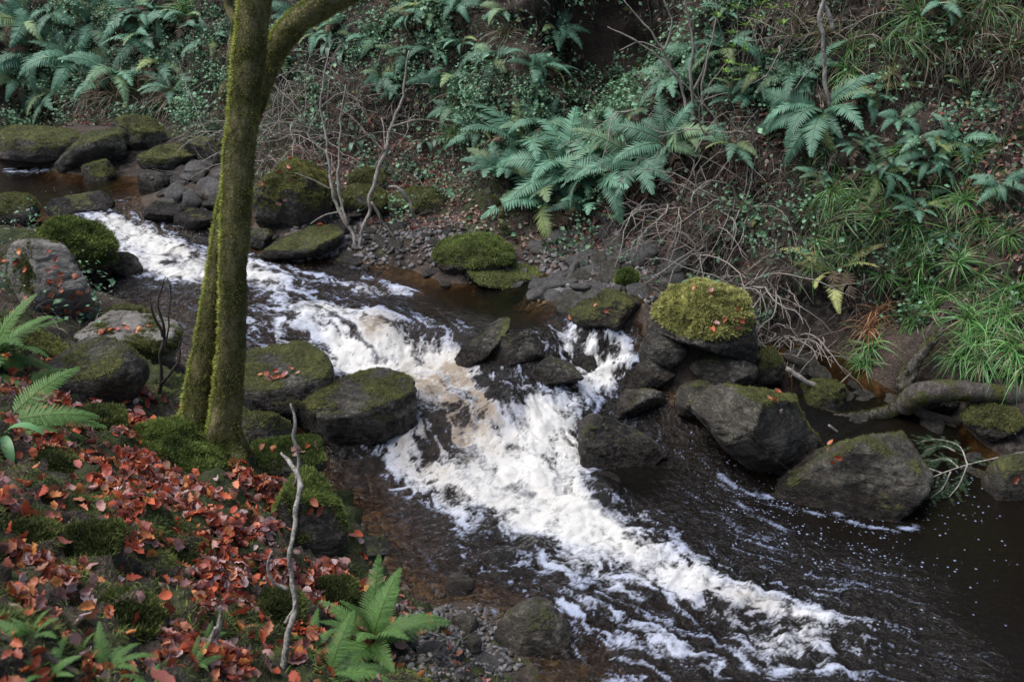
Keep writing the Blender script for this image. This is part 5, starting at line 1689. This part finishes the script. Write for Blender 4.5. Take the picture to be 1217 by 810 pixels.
# thin mossy sapling behind the trunk
def simple_stems(name, label, cat, stems, mat, group=None, part='stem', moss=0, base=None, sides=7, wob=.12):
    """stems: list of (points, widths px, y distance, dy)"""
    b = Py(*stems[0][0][0], stems[0][2])
    root = empty(name, b)
    tag(root, label, cat, group)
    for i, (pts, w, y, dy) in enumerate(stems):
        path = stem_path(pts, y, dy, max(14, 6 * len(pts)))
        r = np.interp(np.linspace(0, 1, len(path)), np.linspace(0, 1, len(w)), w) / 2 * proj(path)[2] / FPX
        k_ = 1.6 * float(r.max()) + .006
        wv_ = np.stack([fbm(path * 4 + 7 * i, 3, 3), fbm(path * 4 + 7 * i, 3, 4), 0 * path[:, 0]], 1)
        path = path + (wv_ - wv_[:1]) * k_ * 1.6
        V, F = tube(path, r, sides)
        N = vnormals(V, F)
        s_ = float(r.max())
        V = V + N * (s_ * wob * 3 * fbm(V / max(s_, .01) * .5, 3, 7))[:, None]
        o = link(part if i == 0 else 'branch', np_mesh(part, V - b, F, mat, True), root)
        if moss:
            moss_on(o, V - b, F, moss, .014, (.05, .055, .012), (.14, .15, .03), 5 + i, (0, 0, 1), .2)
    return root


hp, _ = hit(272, 128)
simple_stems('mossy_sapling', 'thin mossy trunk just behind the top of the big tree', 'tree', [([(272, 130), (276, 90), (276, 50), (272, 10), (268, -60)], [14, 14, 13, 12, 11], hp[1], 0)], M_BARK, moss=2500)
hp, _ = hit(425, 296)
simple_stems('bare_sapling', 'thin leaning sapling with mossy stem rising from the far water edge', 'sapling', [
    ([(427, 297), (433, 270), (441, 240), (449, 205), (457, 180), (466, 150), (480, 105), (486, 60)], [4, 4, 4.5, 5, 5, 4, 3, 2], hp[1], .5),
    ([(441, 240), (452, 262), (470, 284)], [4, 3, 2], hp[1] + .1, .0), ([(457, 180), (440, 160), (420, 140), (400, 128)], [3, 2, 2, 1], hp[1] + .2, .2), ([(466, 150), (500, 142), (540, 150)], [3, 2, 1], hp[1] + .3, .1)], M_TWIG, moss=500)
simple_stems('bare_sapling', 'pale forked sapling left of the thin mossy one at the far water edge', 'sapling', [
    ([(424, 297), (416, 275), (402, 252), (394, 225), (390, 195), (386, 165), (382, 120), (390, 60)], [4, 4, 4, 4, 3.5, 3, 2.5, 1.5], hp[1], .5),
    ([(414, 268), (404, 235), (403, 195), (404, 150), (412, 100)], [3, 3, 3, 2, 1], hp[1] + .05, .3), ([(394, 225), (375, 215), (352, 205)], [2, 1.5, 1], hp[1] + .1, -.1), ([(402, 252), (385, 256), (368, 266)], [2, 1.5, 1], hp[1], -.1)], M_TWIG)
hp, _ = hit(497, 268)
simple_stems('mossy_stick', 'drooping mossy stick arched over the leafy far slope', 'stick', [([(462, 222), (474, 224), (486, 238), (494, 262), (500, 282)], [3, 5, 5, 4, 2], hp[1], 0)], M_TWIG, moss=600)
hp, _ = hit(613, 285)
simple_stems('mossy_stick', 'short bright mossy stick propped below the ferns', 'stick', [([(586, 232), (594, 250), (604, 270), (614, 290)], [6, 9, 9, 7], hp[1] + .1, -.1)], M_BARK, moss=1500)

# foreground dead sticks
hp, _ = hit(335, 792)
simple_stems('dead_stick', 'tall bent dead stick with peeling grey bark at the front of the bank', 'stick', [
    ([(331, 812), (335, 770), (340, 730), (343, 690), (342, 650), (344, 615), (351, 585), (349, 566), (338, 550), (327, 537)], [9, 8, 7, 6, 5, 6, 6.5, 6, 5, 3], hp[1], .45),
    ([(350, 578), (354, 545), (353, 520), (356, 500), (350, 479)], [4, 3.5, 4.5, 4, 2.5], hp[1] + .38, .05), ([(342, 700), (326, 690), (322, 672), (329, 652)], [5, 5, 4, 2], hp[1] + .15, 0), ([(339, 740), (352, 725), (356, 715)], [5, 4, 2], hp[1] + .1, 0)], M_TWIG_PALE)
hp, _ = hit(262, 800)
simple_stems('dead_stick', 'short forked dead stick beside the tall bent one at the bottom', 'stick', [
    ([(266, 818), (266, 790), (258, 765), (258, 745), (264, 716)], [9, 8, 6, 6, 3], hp[1], .1), ([(258, 800), (254, 770), (258, 748)], [7, 6, 4], hp[1] + .04, 0)], M_TWIG_PALE)
hp, _ = hit(190, 470)
simple_stems('dead_sapling', 'slim dark broken sapling standing left of the trunk', 'sapling', [
    ([(190, 486), (193, 440), (194, 400), (192, 360), (195, 328)], [5, 4, 3.5, 3, 1.5], hp[1], .1), ([(193, 420), (202, 380), (203, 345), (199, 330)], [2.5, 2, 1.5, 1], hp[1] + .03, .05), ([(194, 400), (184, 370), (180, 345)], [4, 3, 1], hp[1] + .03, 0), ([(193, 455), (210, 430), (214, 405)], [4, 3, 1.5], hp[1], 0)], M_DARKWOOD)
hp, _ = hit(60, 800)
simple_stems('dead_stick', 'grey weathered stick lying in the lower left corner', 'stick', [([(-10, 745), (20, 765), (60, 785), (100, 802)], [9, 8, 8, 6], hp[1] + .05, -.05), ([(60, 785), (66, 770), (56, 762)], [5, 4, 2], hp[1] + .05, 0)], M_LOG)
# vertical pale stem on the right bank
hp, _ = hit(985, 125)
simple_stems('hanging_stem', 'pale thin bare stem hanging straight down over the right bank', 'stem', [([(986, 126), (983, 90), (979, 55), (977, 20), (982, -20), (985, -60)], [4, 5, 5, 5, 4, 3], hp[1] - .12, -.05), ([(990, 36), (986, 16), (978, -4)], [5, 5, 4], hp[1] - .12, 0)], M_TWIG_PALE)
# bare sapling by the dark hollow
hp, _ = hit(828, 185)
simple_stems('bare_sapling', 'many stemmed bare sapling fanning up beside the dark hollow', 'sapling', [
    ([(826, 190), (822, 140), (822, 100), (824, 60), (816, 10), (812, -40)], [4, 4, 4, 3, 3, 2], hp[1], -.1), ([(822, 140), (806, 90), (790, 60), (770, 30), (745, 0)], [4, 3, 3, 2, 1.5], hp[1], -.1),
    ([(806, 92), (780, 65), (750, 45), (722, 32)], [3, 2, 2, 1], hp[1] - .02, 0), ([(790, 60), (798, 30), (790, 0), (780, -30)], [3, 2, 2, 1], hp[1], 0), ([(824, 110), (838, 70), (850, 30), (850, -10)], [3, 2, 2, 1.5], hp[1], -.05), ([(824, 165), (812, 150), (790, 158), (770, 152)], [3, 2, 1.5, 1], hp[1], 0),
    ([(830, 188), (836, 150), (833, 110), (840, 60)], [4, 3, 3, 2], hp[1] - .03, -.1), ([(833, 120), (850, 90), (870, 70), (900, 40)], [3, 2, 1.5, 1], hp[1] - .03, -.1), ([(790, 62), (760, 50), (735, 60)], [2, 1.5, 1], hp[1], 0)], M_TWIG)


# ------------------------------------------------------------------ tangled bare shrubs
def bare_shrub(px, py, size, n, label, group=None, up=.7, lean=(0, 0), seed=1, mat=None, droop=.9, thick=.0095):
    r = np.random.RandomState(seed)
    p, nn = hit(px, py)
    L = 1.3 * size / ppm(p)
    n = int(n * .75)
    root = empty('bare_shrub', p)
    tag(root, label, 'shrub', group)
    for i in range(n):
        az = r.uniform(0, 2 * PI)
        d = np.array([math.cos(az) * .8 + lean[0], math.sin(az) * .5 - .35 + lean[1], up + r.normal() * .35])
        d /= np.linalg.norm(d)
        q = np.array([r.normal() * L * .16, r.normal() * L * .05, 0]) + nn * 0.01
        ln = L * r.uniform(.5, 1.2)
        k = 9
        pts = [q]
        for s in range(k):
            d = d + r.normal(size=3) * .22 + np.array([0, 0, -droop / k * 1.5])
            d /= np.linalg.norm(d)
            pts.append(pts[-1] + d * ln / k)
        pts = np.array(pts)
        rad = np.linspace(thick * r.uniform(.6, 1.2), thick * .3, k + 1)
        V, F = tube(pts, rad, 4, False)
        st = MB()
        st.add(V, F)
        for s in range(2, k):
            for _ in range(r.randint(0, 2)):
                dd = (pts[s] - pts[s - 1]) / np.linalg.norm(pts[s] - pts[s - 1]) + r.normal(size=3) * .75
                dd /= np.linalg.norm(dd)
                l2 = ln * r.uniform(.12, .42)
                tp_ = [pts[s]]
                for _k in range(4):
                    dd = dd + r.normal(size=3) * .3
                    dd /= np.linalg.norm(dd)
                    tp_.append(tp_[-1] + dd * l2 / 4)
                V, F = tube(np.array(tp_), np.linspace(thick * .45, thick * .18, 5), 3, False)
                st.add(V, F)
        link('stem', st.mesh('stem', mat or M_TWIG, True), root)
    return root


for i, (x, y, s, n, up, ln, lb) in enumerate([
        (845, 300, 120, 26, .5, (0, -.1), 'tangled bare brown bush in the middle of the right bank'), (885, 250, 110, 22, .7, (.1, 0), 'bare bush leaning right below the twiggy ferns'),
        (800, 250, 110, 22, .6, (-.2, 0), 'bare bush leaning left toward the central ferns'), (910, 340, 100, 24, .3, (0, -.2), 'low sprawling bare bush left of the pale yellow green fern'),
        (900, 395, 90, 26, .25, (.1, -.4), 'pale twig tangle spilling down behind the golden mossed boulder'), (945, 400, 90, 24, .3, (.1, -.3), 'twig tangle right of the golden mossed boulder reaching the burrow'),
        (860, 180, 100, 18, .9, (0, 0), 'upright bare bush under the bright leafy shrub'), (770, 130, 90, 14, .8, (.1, 0), 'thin bare bush at the lower rim of the dark hollow'),
        (350, 165, 110, 24, .8, (0, 0), 'grey twiggy bush right of the trunk'), (392, 165, 110, 24, .8, (.1, 0), 'grey twiggy bush behind the pale forked sapling'), (330, 120, 90, 18, .8, (0, 0), 'dim bare bush close behind the trunk'), (420, 110, 90, 18, .9, (0, 0), 'bare bush under the mossy limb'),
        (250, 165, 80, 16, .5, (.1, -.1), 'fine twig tangle left of the trunk above the cobbles'), (470, 150, 80, 14, .6, (0, 0), 'thin brown bush on the soil below the small ferns'), (320, 190, 70, 14, .5, (0, -.2), 'low twig tangle above the squarish boulder'), (960, 60, 90, 14, .6, (0, 0), 'bare bush at the top edge behind the pale hanging stem')]):
    bare_shrub(x, y, s, n, lb, 'bare bushes on the far bank', up, ln, 500 + i)

# leafy shrub with bright whorls
hp, hn = hit(880, 95)
shr = empty('leafy_shrub', hp)
tag(shr, 'bright yellow green leafy shrub at the top of the right bank', 'shrub')
lfm = MB()
stm = MB()
lt = leaf_tmpl(-.3, .2, 0, 4, .34, 9)
for x, y in [(872, 95), (865, 75), (885, 60), (900, 22), (876, 10), (916, 10), (886, 30), (930, 28), (945, 42), (870, 55), (862, 85), (918, 62), (895, 85), (905, 5), (852, 20), (935, 8), (880, 78), (870, 40), (925, 45)]:
    c = Py(x, y, hp[1] - rng.uniform(.25, .6)) - hp
    n = 8
    D = np.stack([np.cos(np.arange(n) * 2 * PI / n + rng.uniform(0, 6)), np.sin(np.arange(n) * 2 * PI / n), rng.uniform(-.1, .7, n)], 1)
    D /= np.linalg.norm(D, axis=1)[:, None]
    side = np.cross(D, [0, 0, 1.0])
    side /= np.linalg.norm(side, axis=1)[:, None]
    R = np.stack([D, side, np.cross(D, side) * -1], -1)
    V, F, C = scatter(*lt, c + D * .04, R, rng.uniform(.06, .10, n), np.array((.24, .40, .08)) * rng.uniform(.6, 1.3, n)[:, None])
    lfm.add(V, F, C)
    V, F = tube(spline([np.zeros(3), c * .5 + [0, 0, -.05], c], 7), .004, 4)
    stm.add(V, F)
link('stem', stm.mesh('stem', M_TWIG), shr)
link('foliage', lfm.mesh('foliage', M_FOLIAGE), shr)

# ------------------------------------------------------------------ log with root plate, fallen conifer branch
hp, _ = hit(1110, 492)
LB = hp
log = empty('fallen_log', LB)
tag(log, 'smooth grey fallen log with an upturned root at the right shore', 'log')


def log_part(name, pts, w, y, dy, mat, seed, moss=0, sides=20, amp=.16):
    path = stem_path(pts, y, dy, 50)
    r = np.interp(np.linspace(0, 1, len(path)), np.linspace(0, 1, len(w)), w) / 2 * proj(path)[2] / FPX
    V, F = tube(path, r, sides)
    N = vnormals(V, F)
    rr = np.concatenate([np.repeat(r, sides), [r[0], r[-1]]])
    V = V + N * (rr * (amp * 1.6 * fbm(V * 6, 4, seed) + amp * fbm(V * 20, 3, seed + 2)))[:, None] - LB
    o = link(name, np_mesh(name, V, F, mat, True), log)
    if moss:
        moss_on(o, V, F, moss, .014, (.04, .05, .012), (.12, .14, .03), seed, (0, 0, 1), .35)
    return o


log_part('trunk', [(1074, 486), (1084, 474), (1100, 466), (1140, 464), (1180, 468), (1240, 474), (1320, 486)], [22, 28, 28, 25, 25, 26, 26], LB[1] - .12, -.3, M_LOG, 5)
log_part('root', [(1078, 478), (1060, 488), (1035, 494), (1010, 496), (990, 494)], [18, 16, 15, 12, 7], LB[1] - .1, .05, M_LOG, 6, 3000)
log_part('root', [(1078, 482), (1076, 455), (1088, 430), (1106, 408), (1122, 388)], [24, 18, 14, 11, 5], LB[1] - .02, .25, M_LOG, 7, 2500, amp=.55)
log_part('root', [(1080, 478), (1100, 492), (1130, 500), (1150, 512)], [16, 12, 9, 5], LB[1] - .14, -.1, M_DARKWOOD, 8)
hp, _ = hit(990, 478)
simple_stems('dead_stick', 'grey stick wedged behind the huge angular boulder by the root', 'stick', [([(935, 438), (970, 460), (1005, 480), (1035, 492)], [6, 7, 7, 5], hp[1] - .1, -.05), ([(985, 470), (1000, 455), (1012, 442)], [3, 2, 1], hp[1] - .1, 0)], M_TWIG)
simple_stems('dead_stick', 'slender curved stick reaching down right of the huge angular boulder', 'stick', [([(985, 505), (1005, 522), (1030, 534), (1048, 540)], [3, 3, 2, 2], hp[1] - .6, 0)], M_TWIG)
bp = Pz(1110, 565, .06)
br = empty('conifer_branch', bp)
tag(br, 'fallen green conifer branch lying in the water at the right shore', 'branch')
stm, ndl = MB(), MB()
for pts in [[(1225, 535, .22), (1180, 545, .2), (1150, 552, .2), (1110, 566, .14), (1083, 583, .03)], [(1150, 552, .2), (1140, 530, .26), (1115, 522, .22), (1095, 524, .2)], [(1140, 556, .18), (1125, 545, .2), (1105, 548, .18)], [(1130, 560, .17), (1120, 580, .06), (1105, 592, .02)], [(1150, 552, .2), (1140, 575, .08), (1128, 590, .03)], [(1120, 562, .16), (1100, 556, .16), (1085, 560, .12)], [(1135, 536, .25), (1120, 530, .25), (1100, 535, .2)]]:
    path = spline([Pz(*q) - bp for q in pts], 22)
    V, F = tube(path, np.linspace(.008, .003, len(path)), 5)
    stm.add(V, F)
    for j in range(3, len(path)):
        for sg in (-1, 1):
            if path[j][0] > .45 or rng.random() < .4:
                continue
            t = path[j] - path[j - 1]
            t /= np.linalg.norm(t)
            s_ = np.cross(t, [0, 0, 1.0]) * sg
            d = t * .7 + s_ * rng.uniform(.5, 1) + np.array([0, 0, rng.uniform(-.25, .25)])
            d /= np.linalg.norm(d)
            l2 = rng.uniform(.05, .13)
            n = 16
            q = path[j] + d[None] * (np.linspace(0, 1, n) * l2)[:, None]
            for s2 in (-1, 1):
                sd = np.cross(d, [0, 0, 1.0]) * s2
                V, F, C = strips(q, d[None] * .6 + sd[None] + rng.normal(size=(n, 3)) * .15, np.full(n, .022), np.zeros(n), np.full(n, .0016), np.array((.05, .085, .04)) * rng.uniform(.6, 1.6, n)[:, None], 1, 0, int(rng.integers(1e6)))
                ndl.add(V, F, C)
link('stem', stm.mesh('stem', M_TWIG_PALE), br)
link('foliage', ndl.mesh('foliage', M_FOLIAGE), br)

# single broad leaves at the left edge and on the far bank (hart's tongue)
def strap_plant(px, py, size, n, label, group=None, col=(.12, .26, .1)):
    p, nn = hit(px, py)
    L = size / ppm(p)
    root = empty('strap_fern', p)
    tag(root, label, 'fern', group)
    for i in range(n):
        a = -PI / 2 + rng.normal() * 1.0
        u = np.linspace(0, 1, 9)
        ang = math.radians(rng.uniform(10, 60)) - 1.8 * u
        x = np.cumsum(np.cos(ang)) / 9
        z = np.cumsum(np.sin(ang)) / 9
        w_ = .11 * np.sin(PI * np.clip(u * .95 + .03, 0, 1)) ** .6
        M_ = np.stack([x, 0 * x, z - .0], 1)
        V = np.concatenate([M_, M_ + np.stack([0 * x, w_, .25 * w_], 1), M_ + np.stack([0 * x, -w_, .25 * w_], 1)]) * L
        F = np.array([f for j in range(8) for f in ([j, j + 1, 9 + j + 1, 9 + j], [j + 1, j, 18 + j, 18 + j + 1])])
        c, s = math.cos(a), math.sin(a)
        V = V @ np.array([[c, -s, 0], [s, c, 0], [0, 0, 1]]).T
        link('leaf', np_mesh('leaf', V, F, M_FOLIAGE, True, colors={'tint': np.tile(np.array(col) * rng.uniform(.7, 1.2), (len(V), 1))}), root)


strap_plant(2, 520, 60, 4, 'broad strap leaved fern at the left edge over the leaves')
for x, y, s in [(436, 165, 22), (420, 172, 22), (438, 182, 24), (505, 170, 22), (520, 168, 22), (500, 205, 18), (410, 60, 30), (395, 52, 30), (640, 120, 22), (930, 215, 26), (880, 265, 22), (925, 330, 24), (560, 100, 24)]:
    strap_plant(x, y, s, 3, 'small strap leaved fern on the bare soil of the far bank', 'strap ferns on the far bank', (.14, .27, .18))
# ------------------------------------------------------------------ camera, sky, sun
cam = bpy.data.cameras.new('camera')
cam.sensor_width = 36.0
cam.lens = 36.0 * FPX / 1217.0
cam.clip_start = 0.05
cam.clip_end = 300
co = bpy.data.objects.new('camera', cam)
COL.objects.link(co)
co.location = CAM
co.rotation_euler = (PI / 2 - PITCH, 0, 0)
SC.camera = co
cam.dof.use_dof = True
cam.dof.focus_distance = 8.0
cam.dof.aperture_fstop = 5.0

SUN_EL, SUN_AZ = math.radians(64), math.radians(-95)      # azimuth from +Y towards +X
w = bpy.data.worlds.new('World')
SC.world = w
w.use_nodes = True
nt = w.node_tree
bg = nt.nodes['Background']
sky = nt.nodes.new('ShaderNodeTexSky')
sky.sky_type = 'NISHITA'
sky.sun_disc = False
sky.sun_elevation = SUN_EL
sky.sun_rotation = SUN_AZ
sky.air_density = 1.0
sky.dust_density = 3.0
nt.links.new(sky.outputs[0], bg.inputs['Color'])
bg.inputs['Strength'].default_value = 0.15
sl = bpy.data.lights.new('sun', 'SUN')
sl.energy = 3.7
sl.angle = math.radians(55)
sl.color = (0.98, 0.985, 1.0)
so = bpy.data.objects.new('sun', sl)
COL.objects.link(so)
d = Vector((math.sin(SUN_AZ) * math.cos(SUN_EL), math.cos(SUN_AZ) * math.cos(SUN_EL), math.sin(SUN_EL)))
so.rotation_euler = (-d).to_track_quat('-Z', 'Y').to_euler()
so.location = (-5, 0, 12)
SC.view_settings.view_transform = 'Standard'
SC.view_settings.look = 'None'
SC.view_settings.exposure = 0
SC.render.engine = 'CYCLES'
SC.cycles.max_bounces = 8
SC.cycles.transparent_max_bounces = 12
SC.cycles.use_denoising = True
